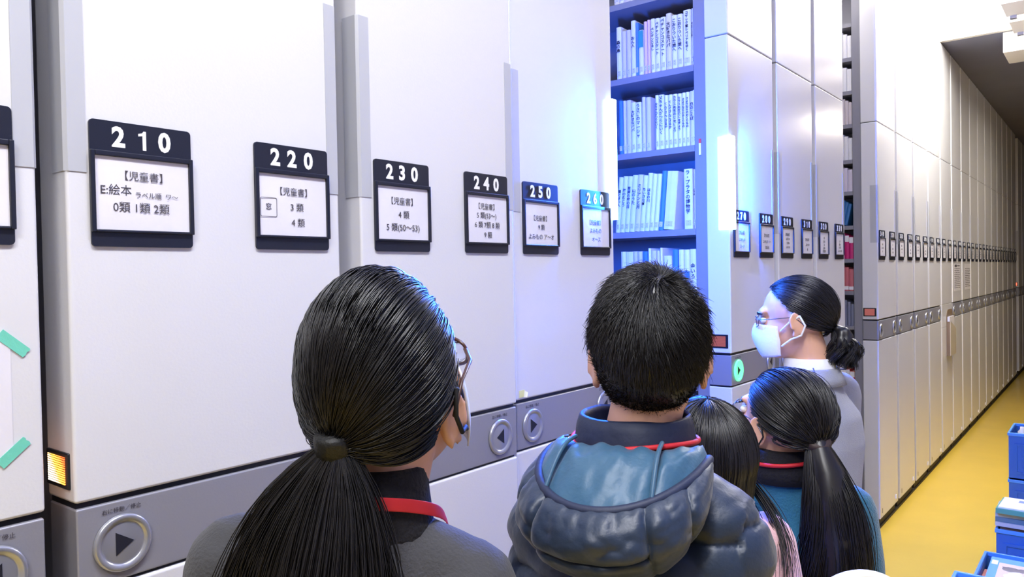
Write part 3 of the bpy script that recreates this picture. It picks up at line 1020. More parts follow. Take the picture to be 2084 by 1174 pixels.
def head_parts(mb, HM, neck_base, rn=.052, edz=0, edx=0):
    h = MB()
    h.ball((0, -.012, .030), (.074, .094, .084))
    h.ball((0, .022, -.030), (.060, .072, .080))
    h.ball((0, .050, -.078), (.036, .036, .030))
    h.ball((0, .078, .028), (.048, .016, .014))
    h.ball((.030, .062, -.028), (.026, .022, .020)).ball((-.030, .062, -.028), (.026, .022, .020))
    h.tube([(0, .092, .010), (0, .104, -.018), (0, .110, -.030)], [.007, .009, .011])
    h.ball((.011, .096, -.032), (.008, .009, .007)).ball((-.011, .096, -.032), (.008, .009, .007))
    h.ball((0, .089, -.055), (.021, .010, .006)).ball((0, .087, -.064), (.018, .010, .006))
    h.ball((0, .080, -.092), (.018, .014, .014))
    for s in (-1, 1):
        Mx = Matrix.Rotation(R(-14), 3, 'X') @ Matrix.Rotation(s*R(-22), 3, 'Z')
        h.ball((s*(.077-edx), -.012, -.012-edz), (.007, .017, .030), Mx)
        rim = []
        for k in range(15):
            a = R(-70+k*19)
            q = Mx @ Vector((0, -.017*math.cos(a)*1.0, .030*math.sin(a)))
            rim.append((s*(.083-edx)+q.x, -.012+q.y, -.010-edz+q.z))
        h.tube(rim, .0048, n=8)
        h.ball((s*(.079-edx), -.003, -.038-edz), (.006, .008, .009))
    h.tmesh(HM)
    mb.add(h.v, h.f)
    top = HM @ Vector((0, -.022, -.050))
    mb.tube([top, (Vector(top)+Vector(neck_base))/2, neck_base], [rn*.98, rn, rn*1.08], n=20)


def hand(mb, w, d, side, s=1.0):
    """relaxed hand hanging from wrist w along direction d; palm faces the thigh"""
    d = Vector(d).normalized()
    f = Vector((0, 1, 0))
    f = (f-d*f.dot(d)).normalized()
    n = d.cross(f)*side
    w = Vector(w)
    c = w+d*.045*s
    Mx = Matrix((n, f, d)).transposed()
    mb.ball(c, (.013*s, .038*s, .048*s), Mx)
    for k, (off, ln) in enumerate(((.030, .070), (.010, .080), (-.011, .075), (-.031, .058))):
        b = w+d*.083*s+f*off*s
        curl = -n*(-1)
        p1 = b+d*ln*.45*s+curl*.006*s
        p2 = p1+d*ln*.32*s+curl*.012*s
        p3 = p2+d*ln*.22*s+curl*.014*s
        mb.tube([b-d*.02*s, b, p1, p2, p3], [.009*s, .0088*s, .0080*s, .0074*s, .0066*s], n=10)
    b = w+d*.03*s+f*.034*s
    mb.tube([b-f*.01*s, b+f*.014*s+d*.016*s, b+f*.022*s+d*.040*s, b+f*.022*s+d*.060*s], [.012*s, .0105*s, .0092*s, .0075*s], n=10)


def joints(H, ws, yb=0.0, arm_fwd=0.0, shz=.785, drop=(0, 0)):
    """left/right arm and leg joints in the person's own frame"""
    J = {}
    for s in (-1, 1):
        J[s] = dict(sh=Vector((s*ws, yb, shz*H-drop[(s+1)//2])), el=Vector((s*(ws+.032), yb-.015+arm_fwd*.3, .620*H-drop[(s+1)//2])), wr=Vector((s*(ws+.02), yb+.05+arm_fwd, .480*H)),
                    hip=Vector((s*.052*H, 0, .50*H)), kn=Vector((s*.055*H, .012, .275*H)), an=Vector((s*.055*H, -.01, .055*H)))
    return J


def person(label, px, py, heading, H, ws, hc, hyaw=0, hpitch=0, hroll=0, hs=1.0, yb=0.0, waist=1.0, arm_fwd=0.0, skin=SKIN, shz=.785, drop=(0, 0), nx=0.0, edz=0, edx=0):
    """stand a figure at (px, py) facing the heading; returns its frame and head matrix"""
    t = thing('person', label, 'person', (px, py, 0), math.atan2(-heading[0], heading[1]))
    HM = head_matrix(hc, hyaw, hpitch, hroll, hs)
    J = joints(H, ws, yb, arm_fwd, shz, drop)
    k = H/1.62
    mb = MB()
    nb = Vector((nx, yb-.005, .83*H))
    head_parts(mb, HM, nb, rn=.050*hs, edz=edz, edx=edx)
    mb.loft([(0, 0, .47*H, .10*k, .07*k), (0, 0, .52*H, .145*k, .095*k), (0, yb*.5, .61*H, .115*k*waist, .085*k), (0, yb, .72*H, .135*k, .095*k), (0, yb, .775*H, .105*k, .075*k), (nx, yb, .83*H, .05*k, .05*k)])
    for s in (-1, 1):
        j = J[s]
        mb.tube([j['sh'], (j['sh']+j['el'])/2, j['el'], (j['el']*.6+j['wr']*.4), j['wr']], [.046*k, .042*k, .035*k, .034*k, .024*k], n=16)
        mb.tube([Vector((nx+s*.025, yb, .815*H)), j['sh']], [.040*k, .044*k], n=14)
        hand(mb, j['wr'], j['wr']-j['el'], s, .92*k)
        mb.tube([j['hip'], (j['hip']+j['kn'])/2, j['kn'], (j['kn']*.65+j['an']*.35), j['an']], [.078*k, .066*k, .050*k, .050*k, .036*k], n=18)
        mb.tube([j['an']+Vector((0, -.02, -.03*k)), j['an']+Vector((0, .13*k, -.055*k))], [.035*k, .024*k], n=14)
    new('body', remesh(mb, .005, 5), skin, t)
    # eyes sit in the face
    for s in (-1, 1):
        e = MB().ball((s*.030, .0800, .004), (.0125, .0095, .0085)).tmesh(HM)
        eb = new('eye', e, mat('eye_white', (238, 236, 232), .25), t, smooth=True)
        new('iris', MB().ball((s*.030, .0873, .004), (.0055, .003, .0055)).tmesh(HM), mat('iris_dark', (32, 22, 18), .2), eb, smooth=True)
        new('eyebrow', MB().tube([(s*.014, .0945, .021), (s*.028, .0935, .026), (s*.044, .082, .022)], [.003, .0035, .002], n=8).tmesh(HM), HAIR, t, smooth=True)
    new('mouth', MB().tube([(-.020, .0925, -.0595), (0, .0985, -.0590), (.020, .0925, -.0595)], [.0015, .003, .0015], n=8).tmesh(HM), mat('lips', (176, 104, 98), .45), t, smooth=True)
    return t, HM, J, k


def top_mesh(J, H, k, yb, inf=.016, hem=.47, sleeve=1.0, neck_top=.845, rx_neck=.062, vox=.006, disp=None, hips=1.0, chest=1.0, name='sweater', sl=1.0, trap=.044, nx=0.0):
    mb = MB()
    mb.loft([(0, 0, hem*H, .150*k*hips+inf, .100*k+inf), (0, 0, .53*H, .148*k*hips+inf, .098*k+inf), (0, yb*.5, .61*H, .128*k+inf, .092*k+inf), (0, yb, .71*H, .142*k*chest+inf, .100*k*chest+inf),
             (0, yb, .760*H, .128*k*chest+inf, .090*k*chest+inf), (nx*.5, yb, .795*H, .085*k+inf*.8, .070*k+inf*.6), (nx, yb, .825*H, rx_neck+.010, .060*k+.005), (nx, yb, neck_top*H, rx_neck, .054*k+.004)], n=36)
    for s in (-1, 1):
        j = J[s]
        e = j['el']+(j['wr']-j['el'])*sleeve
        mb.tube([j['sh'], (j['sh']+j['el'])/2, j['el'], (j['el']+e)/2, e], [(.050*k+inf)*sl, (.046*k+inf)*sl, (.041*k+inf)*sl, (.038*k+inf)*sl, (.030*k+inf)*sl], n=20)
        mb.tube([Vector((nx+s*.030, yb, .818*H)), (Vector((nx+s*.030, yb, .818*H))*.45+j['sh']*.55)+Vector((0, 0, .008)), j['sh']], [(trap-.002)*k+inf*.5, (trap)*k+inf*.6, .046*k+inf*.9], n=16)
    return remesh(mb, vox, 8, disp, name)


def trousers(t, J, H, k, m, infl=.014):
    mb = MB()
    mb.loft([(0, 0, .455*H, .10*k, .075*k), (0, 0, .50*H, .138*k+infl*.4, .090*k+infl*.4), (0, 0, .575*H, .118*k+infl*.4, .083*k+infl*.4)])
    for s in (-1, 1):
        j = J[s]
        a = j['an']+Vector((0, 0, -.012))
        mb.tube([j['hip'], (j['hip']+j['kn'])/2, j['kn'], (j['kn']+a)/2, a], [.078*k+infl*.6, .068*k+infl, .054*k+infl, .050*k+infl, .042*k+infl], n=20)
    new('trousers', remesh(mb, .008, 6), m, t)
    for s in (-1, 1):
        j = J[s]
        q = MB().loft([(j['an'].x, .045, .0006, .040, .115), (j['an'].x, .045, .018, .043, .118), (j['an'].x, .040, .045, .040, .105), (j['an'].x, .012, .075, .036, .062), (j['an'].x, .0, .095, .036, .050)], n=28)
        new('shoe', q, BLACK, t, smooth=True)


def tuck(P, ez, ey=-.050):
    """hair swept over and behind the ear instead of across it"""
    y, z = P[..., 1], P[..., 2]
    w_ = np.clip((y-ey)/.030, 0, 1)*np.clip((.075-y)/.02, 0, 1)*(np.abs(P[..., 0]) > .035)
    low = np.clip(ez-z, 0, None)
    P = P.copy()
    P[..., 2] = z+low*w_*.92
    return P


def in_ear(D, C, rad, ez=.004, ey=-.030):
    P = np.array(C)+D*np.array(rad)
    return (np.abs(P[:, 0]) > .035) & (P[:, 1] > ey) & (P[:, 2] < ez)


def pulled_back(C, rad, keep, tie, n, r0, seed_var=.02, HM=None, S_=18, lift=.012, ear=.004, ey=-.050):
    """strands lying over the skull from the hairline to a tie point"""
    D = dirs(n*4)
    D = D[keep(D)][:n]
    td = np.array(tie)/np.linalg.norm(tie)
    tt = np.linspace(0, 1, S_)
    Q = slerp(D, td, tt)
    az = np.arctan2(D[:, 0], D[:, 2])
    el = (D*td).sum(1)
    jit = 1+rng.normal(0, .006, n)[:len(D)]+seed_var*np.sin(az*9+el*3)*.5
    rr = jit[:, None]*(1+lift/np.mean(rad)*np.sin(PI*tt)[None, :]*rng.uniform(-.3, 1, len(D))[:, None])
    P = np.array(C)+Q*np.array(rad)*rr[..., None]
    wv = np.sin(tt[None, :]*rng.uniform(4, 9, (len(D), 1))+rng.uniform(0, 6, (len(D), 1)))*.0012
    P += wv[..., None]*np.array([1, .4, .5])
    if ear is not None:
        P = tuck(P, ear, ey)
    return strands_mesh(xf(P, HM), r0)


# ---------------------------------------------------------------- fabrics
GREYF = mat('sweater_grey', (64, 64, 67), .9, bump=.25, bscale=260, sheen=.1)
TEALF = mat('sweater_teal', (22, 92, 122), .85, bump=.3, bscale=240, sheen=.3)
PINKF = mat('shirt_pink', (236, 190, 196), .85, bump=.2, bscale=240, sheen=.2)
SUITF = mat('blazer_grey', (158, 162, 178), .8, bump=.35, bscale=420, sheen=.2)
NAVYF = mat('jacket_navy', (27, 43, 66), .44, bump=.12, bscale=70, sheen=.15)
LINF = mat('hood_lining', (48, 88, 116), .48, bump=.15, bscale=60, sheen=.1)
COLF = mat('collar_navy', (28, 38, 66), .6, bump=.1, bscale=80)
BLKF = mat('black_knit', (24, 23, 30), .9, bump=.3, bscale=200)
DENIM = mat('trousers_dark', (32, 32, 40), .85, bump=.2, bscale=200)
REDF = mat('lanyard_red', (206, 36, 48), .6)
MASKW = mat('mask_white', (238, 240, 248), .8, bump=.08, bscale=120)
BLKB = mat('mask_black', (22, 22, 26), .7)
FRAME = mat('glasses_brown', (70, 44, 34), .3)
METALF = mat('glasses_metal', (120, 120, 136), .25, metal=.9)
LENS = mat('lens_glass', (235, 240, 255), .02)
LENS.node_tree.nodes['Principled BSDF'].inputs['Transmission Weight'].default_value = 1.0
TIEB = mat('hair_tie_black', (16, 17, 17), .5, bump=.2, bscale=150)


def glasses(t, HM, m, rx=.024, rz=.017, wire=.0014, full=True):
    g = MB()
    for s in (-1, 1):
        ring = [(s*.031+rx*math.cos(a), .101-.010*abs(math.cos(a))*(1 if s*math.cos(a) > 0 else 0), .002+rz*math.copysign(abs(math.sin(a))**.7, math.sin(a))) for a in [2*PI*i/24 for i in range(25)]]
        g.tube(ring, wire, n=8, rounded=False)
        g.tube([(s*.055, .092, .008), (s*.072, .060, .008), (s*.081, .005, .010), (s*.083, -.015, .002), (s*.081, -.030, -.014)], [wire*1.3, wire*1.2, wire, wire, wire], n=8)
    g.tube([(-.009, .101, .004), (0, .105, .007), (.009, .101, .004)], wire, n=8)
    g.tmesh(HM)
    o = new('glasses', g, m, t, smooth=True)
    for s in (-1, 1):
        L = MB().ball((s*.031, .0985, .002), (rx-.001, .0008, rz-.001), n=20, m=6).tmesh(HM)
        new('lens', L, LENS, o, smooth=True)


def mask(t, HM, m, strap):
    P = []
    for j in range(13):
        v = j/12
        ph = R(36-88*v)
        row = []
        for i in range(25):
            u = i/24
            a = R(-78+156*u)*(1-.10*abs(v-.5))
            w_ = math.cos(ph)
            x = .071*math.sin(a)*(.80+.20*w_)
            y = .018+(.092+.010*math.exp(-(a/.45)**2)*math.exp(-((v-.25)/.35)**2))*math.cos(a)*(.55+.45*w_)
            z = -.048+.058*math.sin(ph)+.010*math.cos(a*1.1)*(1 if v < .5 else -1)*abs(v-.5)*2
            row.append((x, y, z))
        P.append(row)
    o = new('face_mask', MB().grid(P).tmesh(HM), m, t, smooth=True)
    so = o.modifiers.new('thickness', 'SOLIDIFY')
    so.thickness = .002
    for s in (-1, 1):
        for za, zb in ((-.026, .012), (-.068, -.040)):
            new('ear_loop', MB().tube([(s*.066, .034, za), (s*.076, .008, (za+zb)/2+.004), (s*.083, -.020, zb)], strap[1], n=8).tmesh(HM), strap[0], o, smooth=True)
        new('ear_loop', MB().tube([(s*.083, -.020, .012), (s*.084, -.032, -.014), (s*.083, -.020, -.040)], strap[1], n=8).tmesh(HM), strap[0], o, smooth=True)


def keep_std(D, c=.20, low=-.72):
    return (D[:, 1]*.80-D[:, 2]*.60 < c) & (D[:, 2] > low)


def ponytail(HM, tie, n, length, spread, r0, back=.02, S_=22, bias=0.0, curve=0.0, rtie=.016, squash=1.0, wav=.004, tipvar=.25, fan=None):
    """tail hanging from the tie, in the person's frame"""
    b = np.array(HM @ Vector(tie))
    tt = np.linspace(0, 1, S_)
    nc = max(20, n//30)
    ci = rng.integers(0, nc, n)
    a = rng.uniform(0, 2*PI, nc)[ci]+rng.normal(0, .10, n)
    q = np.clip(np.sqrt(rng.uniform(0, 1, nc))[ci]+rng.normal(0, .045, n), 0, 1.08)
    cph = rng.uniform(0, 6.28, nc)[ci][:, None]
    cfr = rng.uniform(3, 8, nc)[ci][:, None]
    st = b+np.stack([rtie*q*np.cos(a), rtie*q*np.sin(a)*.8, rtie*.4*q*np.sin(a)], 1)
    L = length*(1-tipvar*rng.uniform(0, 1, n)**2)
    lat = (np.cos(a)*q)*spread+bias+rng.normal(0, spread*.10, n)
    dep = np.sin(a)*q*spread*squash
    g = tt**.75 if fan is None else (1-np.exp(-tt/fan))
    x = st[:, 0:1]+lat[:, None]*g[None, :]+curve*np.sin(PI*tt)[None, :]
    y = st[:, 1:2]+dep[:, None]*np.sin(PI*.5*np.minimum(1, tt*1.6))[None, :]-back*np.sin(PI*np.minimum(1, tt*1.2))[None, :]
    z = st[:, 2:3]-L[:, None]*tt[None, :]
    ph = cph+rng.normal(0, .25, (n, 1))
    gw = np.minimum(1, tt*2.5)
    x = x+wav*np.sin(tt[None, :]*cfr*1.6+ph)*gw
    y = y+wav*np.cos(tt[None, :]*cfr*1.3+ph)*gw
    return strands_mesh(np.stack([x, y, z], 2), r0, .3)


def core(path, rad, n=16):
    """solid inner bulk of a hank of hair as (verts, quads)"""
    m = MB().tube(path, rad, n=n)
    return m


# ================================================================= 1. woman with the long ponytail
p0 = Vector((-0.6596, 0.5469, 0))
hd = (-0.6492, 0.7606)
H1, yb1, NX1 = 1.60, 0.0, .022
hc = Vector((.045, .030, 1.474))
t, HM, J, k = person('person in grey sweater with long black ponytail and red lanyard, seen from behind', p0.x, p0.y, hd, H1, .120, hc, hyaw=R(-19), hpitch=R(19), hs=1.0, yb=yb1, shz=.800, drop=(-.004, .030), nx=NX1, edz=.020, edx=.010)


def wrinkle1(co):
    return .0035*vnoise(co*np.array([1, 1, .6]), 14, 1)+.0015*vnoise(co, 40, 2)


new('sweater', top_mesh(J, H1, k, yb1, inf=.012, disp=wrinkle1, neck_top=.838, rx_neck=.052, chest=.9, nx=NX1, trap=.040), GREYF, t)
trousers(t, J, H1, k, DENIM)
new('turtleneck', MB().loft([(NX1, .002, 1.300, .066, .066), (NX1, .004, 1.335, .066, .067), (NX1+.002, .006, 1.362, .0605, .0620), (NX1+.004, .008, 1.392, .0560, .0575), (NX1+.004, .008, 1.396, .053, .054)], n=32, p=2), BLKF, t, smooth=True)
band = MB()
path = [(-.040, .15, 1.12), (-.062, .12, 1.26), (-.070, .07, 1.345), (-.066, .02, 1.380), (-.050, -.030, 1.384), (-.020, -.062, 1.378), (NX1, -.072, 1.374), (.062, -.058, 1.368), (.088, -.022, 1.352), (.100, .03, 1.330), (.102, .08, 1.290), (.092, .12, 1.22), (.070, .16, 1.10)]
Pth = [Vector(p) for p in path]
rows = []
for i, p in enumerate(Pth):
    tan = (Pth[min(i+1, len(Pth)-1)]-Pth[max(0, i-1)]).normalized()
    outw = Vector((p.x-NX1, p.y-.004, 0)).normalized()
    side = tan.cross(outw).normalized()
    rows.append([tuple(p+side*.0075), tuple(p+outw*.0015+side*.0075), tuple(p+outw*.0015-side*.0075), tuple(p-side*.0075)])
o = new('lanyard', band.grid(rows, True), REDF, t, smooth=True)
ss = o.modifiers.new('s', 'SUBSURF')
ss.levels = ss.render_levels = 2
glasses(t, HM, FRAME, rx=.026, rz=.018, wire=.0022)
mask(t, HM, MASKW, (BLKB, .0028))
HC1, HR1 = (0, -.018, .024), (.079, .101, .115)
tie1 = (-.012, -.121, .000)
td1 = (np.array(tie1)-np.array(HC1))/np.array(HR1)


def keep1(D):
    td = td1/np.linalg.norm(td1)
    return (((D[:, 1]*.80-D[:, 2]*.60 < .26) & (D[:, 2] > -.60-.20*D[:, 1]) & ~((np.abs(D[:, 0]) > .3) & (D[:, 1] > -.25) & (D[:, 2] < -.22+.1*D[:, 1]))) | ((D*td).sum(1) > .93)) & ~in_ear(D, HC1, HR1)


parts = []
v, f = cap_mesh(HC1, tuple(np.array(HR1)*.965), keep1)
parts.append((xf(v, HM), f))
parts.append(pulled_back(HC1, HR1, keep1, td1, 7000, .0008, HM=HM, seed_var=.005, ear=-.006))
parts.append(ponytail(HM, tie1, 2800, .50, .088, .0007, back=.022, bias=-.034, squash=.30, rtie=.015, fan=.19, wav=.007))
# loose fly-away hairs
D = dirs(900)
D = D[keep1(D)][:150]
ttt = np.linspace(0, 1, 10)
Pf = np.array(HC1)+slerp(D, td1/np.linalg.norm(td1), ttt*.55)*np.array(HR1)*(1+np.linspace(.0, .10, 10)[None, :]*rng.uniform(.2, 1.2, (len(D), 1)))[..., None]
parts.append(strands_mesh(xf(Pf, HM), .0004))
tb = HM @ Vector(tie1)
hairm = mesh_np('hair', parts)
hair = new('hair', hairm, HAIR, t)
cr = MB().tube([tb+Vector((0, -.004, -.02)), tb+Vector((-.006, -.012, -.06)), tb+Vector((-.012, -.018, -.14)), tb+Vector((-.012, -.010, -.40))], [.012, .028, .050, .045], n=18)
cr.v = [(tb.x+(x-tb.x)*1.3, tb.y+(y-tb.y)*.45-.006, z) for x, y, z in cr.v]
new('hair_core', cr, HAIR, hair, smooth=True)
tm = Matrix.Translation(tb) @ Matrix.Rotation(R(20), 4, 'X')
new('hair_tie', MB().loft([(0, 0, -.013, .017, .016), (0, 0, -.008, .0195, .0185), (0, 0, .008, .020, .019), (0, 0, .014, .018, .017)], n=24, p=2).tmesh(tm), TIEB, hair, smooth=True)

# ================================================================= 2. boy in the navy puffer jacket
p0 = Vector((-0.5127, 0.9042, 0))
hd = (-0.2099, 0.9777)
H2, yb2 = 1.60, 0.0
t, HM, J, k = person('person with short black hair in navy hooded puffer jacket, seen from behind', p0.x, p0.y, hd, H2, .105, Vector((.020, .015, 1.487)), hyaw=R(15), hpitch=R(3), hs=.97, yb=yb2, shz=.785, edx=.006)


def puff(co):
    x, y, z = co.T
    arm = np.abs(x) > .150
    s = np.where(arm, (z+.25*(np.abs(x)-.150))/.072, z/.080)+.10*np.sin(x*14)
    p = np.abs(np.sin(PI*s))**.42
    amp = np.clip((1.37-z)/.04, 0, 1)
    c = co*np.array([1.0, 1.0, 1.6])
    return amp*(.015*(p-.6)+.006*vnoise(c, 15, 3)+.002*vnoise(c, 30, 4))


jk = new('jacket', top_mesh(J, H2, k, yb2, inf=.027, disp=puff, neck_top=.845, rx_neck=.066, chest=.95, hem=.50, name='jacket', trap=.040, vox=.005, sl=.90), NAVYF, t)
trousers(t, J, H2, k, DENIM)
# collar
o = new('collar', MB().loft([(.004, -.004, 1.345, .083, .084), (.004, -.004, 1.372, .080, .081), (.004, -.002, 1.400, .076, .077), (.004, -.001, 1.412, .073, .073), (.004, .001, 1.414, .070, .069), (.004, .001, 1.405, .066, .064), (.004, .001, 1.36, .069, .062)], n=48, p=2.2), COLF, t, smooth=True)
nn = len(o.data.vertices)
cc = np.empty(nn*3)
o.data.vertices.foreach_get('co', cc)
cc = cc.reshape(-1, 3)
cc[:, 2] += .004*vnoise(cc, 22, 5)
cc[:, :2] *= (1+.03*vnoise(cc, 30, 6))[:, None]
o.data.vertices.foreach_set('co', cc.ravel())
red = [(.004+.0825*math.cos(a), -.004+.0855*math.sin(a), 1.382-.004*math.sin(a*2)) for a in [2*PI*i/40 for i in range(41)]]
new('lanyard', MB().tube(red, .0036, n=8, rounded=False), REDF, t, smooth=True)


# hood hanging open on the back: lining inside the rim, padded pouch below it
def rimP(u):
    a = u*PI/2
    c = max(0, math.cos(a))
    return Vector((.004+.104*math.sin(a)*(1+.02*c), -.030-.150*c**.9, 1.366-.034*c**1.3))


def botP(u):
    a = u*PI/2
    c = max(0, math.cos(a))
    return Vector((.004+.101*math.copysign(abs(math.sin(a))**.85, u), -.030-.102*c**.6, 1.358-.120*c**.62))


def innP(u):
    a = u*PI/2
    c = max(0, math.cos(a))
    return Vector((.004+.092*math.sin(a), -.012-.078*c, 1.380+.008*c))


nu, nv = 96, 44
P = []
for j in range(nv+1):
    v = j/nv
    row = []
    for i in range(nu+1):
        u = -1+2*i/nu
        A, B = rimP(u), botP(u)
        e = max(0, 1-u*u)
        p = A.lerp(B, v)
        bul = .050*math.sin(PI*min(1, v*1.02))**.8*e**.5 if 0 < v < 1 else 0
        seam = -.012*math.exp(-((abs(u)-.36)/.030)**2)-.011*math.exp(-((abs(u)-.66)/.028)**2)
        if abs(u) < .36:
            seam += -.011*math.exp(-((v-.56)/.030)**2)
        q = Vector((u*3, v*2.2, 0))
        wr = .006*noise.noise(q*2.0)+.0025*noise.noise(q*5.0+Vector((3, 1, 0)))
        gather = .004*math.sin(u*60)*math.exp(-v*9)
        nrm = Vector((u*.75, -1, .18-.3*v)).normalized()
        p = p+nrm*(bul+(seam+wr+gather)*math.sin(PI*v)**.4*e**.3 if 0 < v < 1 else 0)
        row.append(tuple(p))
    P.append(row)
hood = new('hood', MB().grid(P), NAVYF, t, smooth=True)
hood.modifiers.new('t', 'SOLIDIFY').thickness = .004
P = []
for j in range(25):
    v = j/24
    row = []
    for i in range(nu+1):
        u = -1+2*i/nu
        e = max(0, 1-u*u)
        p = rimP(u).lerp(innP(u), v)
        dip = .026*math.sin(PI*v)**.9*e**.5
        q = Vector((u*4, v*1.5, 2))
        seam = -.008*math.exp(-((abs(u)-.42)/.022)**2)*math.sin(PI*v)
        p = p+Vector((0, 0, dip*.55+.006*noise.noise(q*2.2)*e+seam))
        row.append(tuple(p))
    P.append(row)
lin_o = new('lining', MB().grid(P), LINF, hood, smooth=True)
lin_o.modifiers.new('t', 'SOLIDIFY').thickness = .003
new('rim_binding', MB().tube([rimP(-1+2*i/60)+Vector((0, -.002, .001)) for i in range(61)], .0062, n=10), COLF, hood, smooth=True)
for su in (-.42, .42):
    new('lining_seam', MB().tube([rimP(su).lerp(innP(su), v)+Vector((0, 0, .006+.013*math.sin(PI*v))) for v in [i/10 for i in range(11)]], .0028, n=8), LINF, hood, smooth=True)
# short hair growing out of a whorl on the crown
HCb, HRb = (0, -.014, .024), (.0785, .101, .104)
whorl = np.array([.22, -.42, .88])
whorl /= np.linalg.norm(whorl)


def keepb(D):
    return (D[:, 1]*.80-D[:, 2]*.60 < .30) & (D[:, 2] > -.93+.75*np.maximum(0, D[:, 1]+.35)) & ~((np.abs(D[:, 0]) > .80) & (D[:, 1] > -.15) & (D[:, 2] < -.05))


v, f = cap_mesh(HCb, tuple(np.array(HRb)*.985), keepb)
parts = [(xf(v, HM), f)]
n = 15000
D = dirs(n*3)
D = D[keepb(D)][:n]
tan = D-whorl*(D*whorl).sum(1)[:, None]
tan = tan-D*(tan*D).sum(1)[:, None]
tan /= np.linalg.norm(tan, axis=1, keepdims=True)+1e-6
swirl = np.cross(D, tan)
dist = np.arccos(np.clip((D*whorl).sum(1), -1, 1))
ss_ = np.linspace(0, 1, 7)
Ln = np.clip(.017+.003*rng.normal(size=len(D))+.005*(dist < .9), .009, .030)*np.where(D[:, 2] < -.35, .55, 1)
out = np.where(D[:, 2] > -.1, .52, .30)[:, None]
dirv = tan*.85+swirl*.35+D*out+rng.normal(0, .16, D.shape)
dirv += D*(.5*np.exp(-(dist/.25)**2))[:, None]
dirv[:, 2] -= .12
base = np.array(HCb)+D*np.array(HRb)*.97
Pb = base[:, None, :]+dirv[:, None, :]*(Ln[:, None]*ss_[None, :])[..., None]-(D[:, None, :]*.22+np.array([0, 0, .25]))*(Ln[:, None]*ss_[None, :]**2)[..., None]
parts.append(strands_mesh(xf(Pb, HM), .00062, .15))
new('hair', mesh_np('hair', parts), HAIR, t)

# ================================================================= 3. small girl with long loose hair
p0 = Vector((-0.5891, 1.2866, 0))
hd = (-0.5981, 0.8014)
H3 = 1.37
t, HM, J, k = person('person with long loose black hair in pink top, behind the navy jacket', p0.x, p0.y, hd, H3, .112, Vector((.006, .012, 1.258)), hyaw=R(8), hpitch=R(5), hs=.95, shz=.812)
new('top', top_mesh(J, H3, k, 0, inf=.012, disp=lambda co: .003*vnoise(co, 18, 7), rx_neck=.052), PINKF, t)
trousers(t, J, H3, k, DENIM)
HC3, HR3 = (0, -.014, .026), (.088, .108, .098)


def long_hair(HM, C, rad, part, n, drop, r0, keep):
    D = dirs(n*4)
    D = D[keep(D)][:n]
    # each lock runs over the skull away from the parting to the widest ring, then falls
    az = np.arctan2(D[:, 1], D[:, 0])
    tgt = np.stack([np.cos(az), np.sin(az)*.98, np.full(len(D), -.28)], 1)
    tgt /= np.linalg.norm(tgt, axis=1, keepdims=True)
    P1 = np.array(C)+slerp(D, tgt, np.linspace(0, 1, 12))*np.array(rad)*(1+rng.normal(0, .010, (len(D), 1, 1)))
    e = P1[:, -1, :]
    ss = np.linspace(0, 1, 15)[1:]
    L = drop*(1-.15*rng.uniform(0, 1, len(D)))
    inw = np.stack([-e[:, 0]*.30, -(e[:, 1]+.03)*.25, np.zeros(len(D))], 1)
    P2 = e[:, None, :]+inw[:, None, :]*(ss**1.2)[None, :, None]
    P2[:, :, 2] -= L[:, None]*ss[None, :]
    P2[:, :, 0] += .004*np.sin(ss[None, :]*5+rng.uniform(0, 6, (len(D), 1)))*ss
    return strands_mesh(xf(np.concatenate([P1, P2], 1), HM), r0, .4)


def keep3(D):
    az_front = (D[:, 1] > .30) & (D[:, 2] < .60)
    return ~az_front & (D[:, 2] > -.25)


v, f = cap_mesh(HC3, tuple(np.array(HR3)*.97), lambda D: keep3(D))
parts = [(xf(v, HM), f), long_hair(HM, HC3, HR3, None, 4200, .215, .00105, keep3)]
hair3 = new('hair', mesh_np('hair', parts), HAIR, t)
# a thick lock curling forward over the right shoulder
q0 = HM @ Vector((.078, -.02, -.03))
lk = []
for i in range(55):
    o_ = Vector((random.gauss(0, .006), random.gauss(0, .006), random.gauss(0, .01)))
    sw = random.uniform(.85, 1.15)
    lk.append([tuple(q0+o_*(.5+1.0*s_)+Vector((.030*math.sin(s_*2.6)*sw+.028*s_, -.085*s_, -.150*s_*sw))) for s_ in np.linspace(0, 1, 14)])
new('hair_lock', mesh_np('hair_lock', [strands_mesh(np.array(lk), .0009, .3)]), HAIR, hair3)
cr = MB().loft([(0, -.030, -.20, .048, .040), (0, -.032, -.10, .062, .056), (0, -.028, -.02, .076, .076), (0, -.022, .03, .074, .08)], n=28, p=2).tmesh(HM)
new('hair_core', cr, HAIR, hair3, smooth=True)

# ================================================================= 4. girl with ponytail in the teal sweater
p0 = Vector((-0.5452, 1.6005, 0))
hd = (-0.54, 0.8417)
H4 = 1.385
t, HM, J, k = person('person in teal sweater with thick black ponytail, glasses and red lanyard, facing left', p0.x, p0.y, hd, H4, .122, Vector((-.006, .020, 1.282)), hyaw=R(34), hpitch=R(12), hs=.94, shz=.795)
new('sweater', top_mesh(J, H4, k, 0, inf=.013, disp=lambda co: .003*vnoise(co, 16, 8), rx_neck=.060, neck_top=.862), TEALF, t)
trousers(t, J, H4, k, DENIM)
new('turtleneck', MB().loft([(-.003, .004, 1.165, .072, .066), (-.003, .006, 1.195, .063, .061), (-.004, .008, 1.226, .060, .059), (-.004, .008, 1.230, .057, .056)], n=28, p=2), BLKF, t, smooth=True)
new('lanyard', MB().tube([(-.003+.0655*math.cos(a), .006+.0635*math.sin(a), 1.208+.006*math.cos(a)) for a in [2*PI*i/32 for i in range(33)]], .0042, n=8, rounded=False), REDF, t, smooth=True)
glasses(t, HM, METALF, rx=.025, rz=.018, wire=.0013)
mask(t, HM, MASKW, (BLKB, .0018))
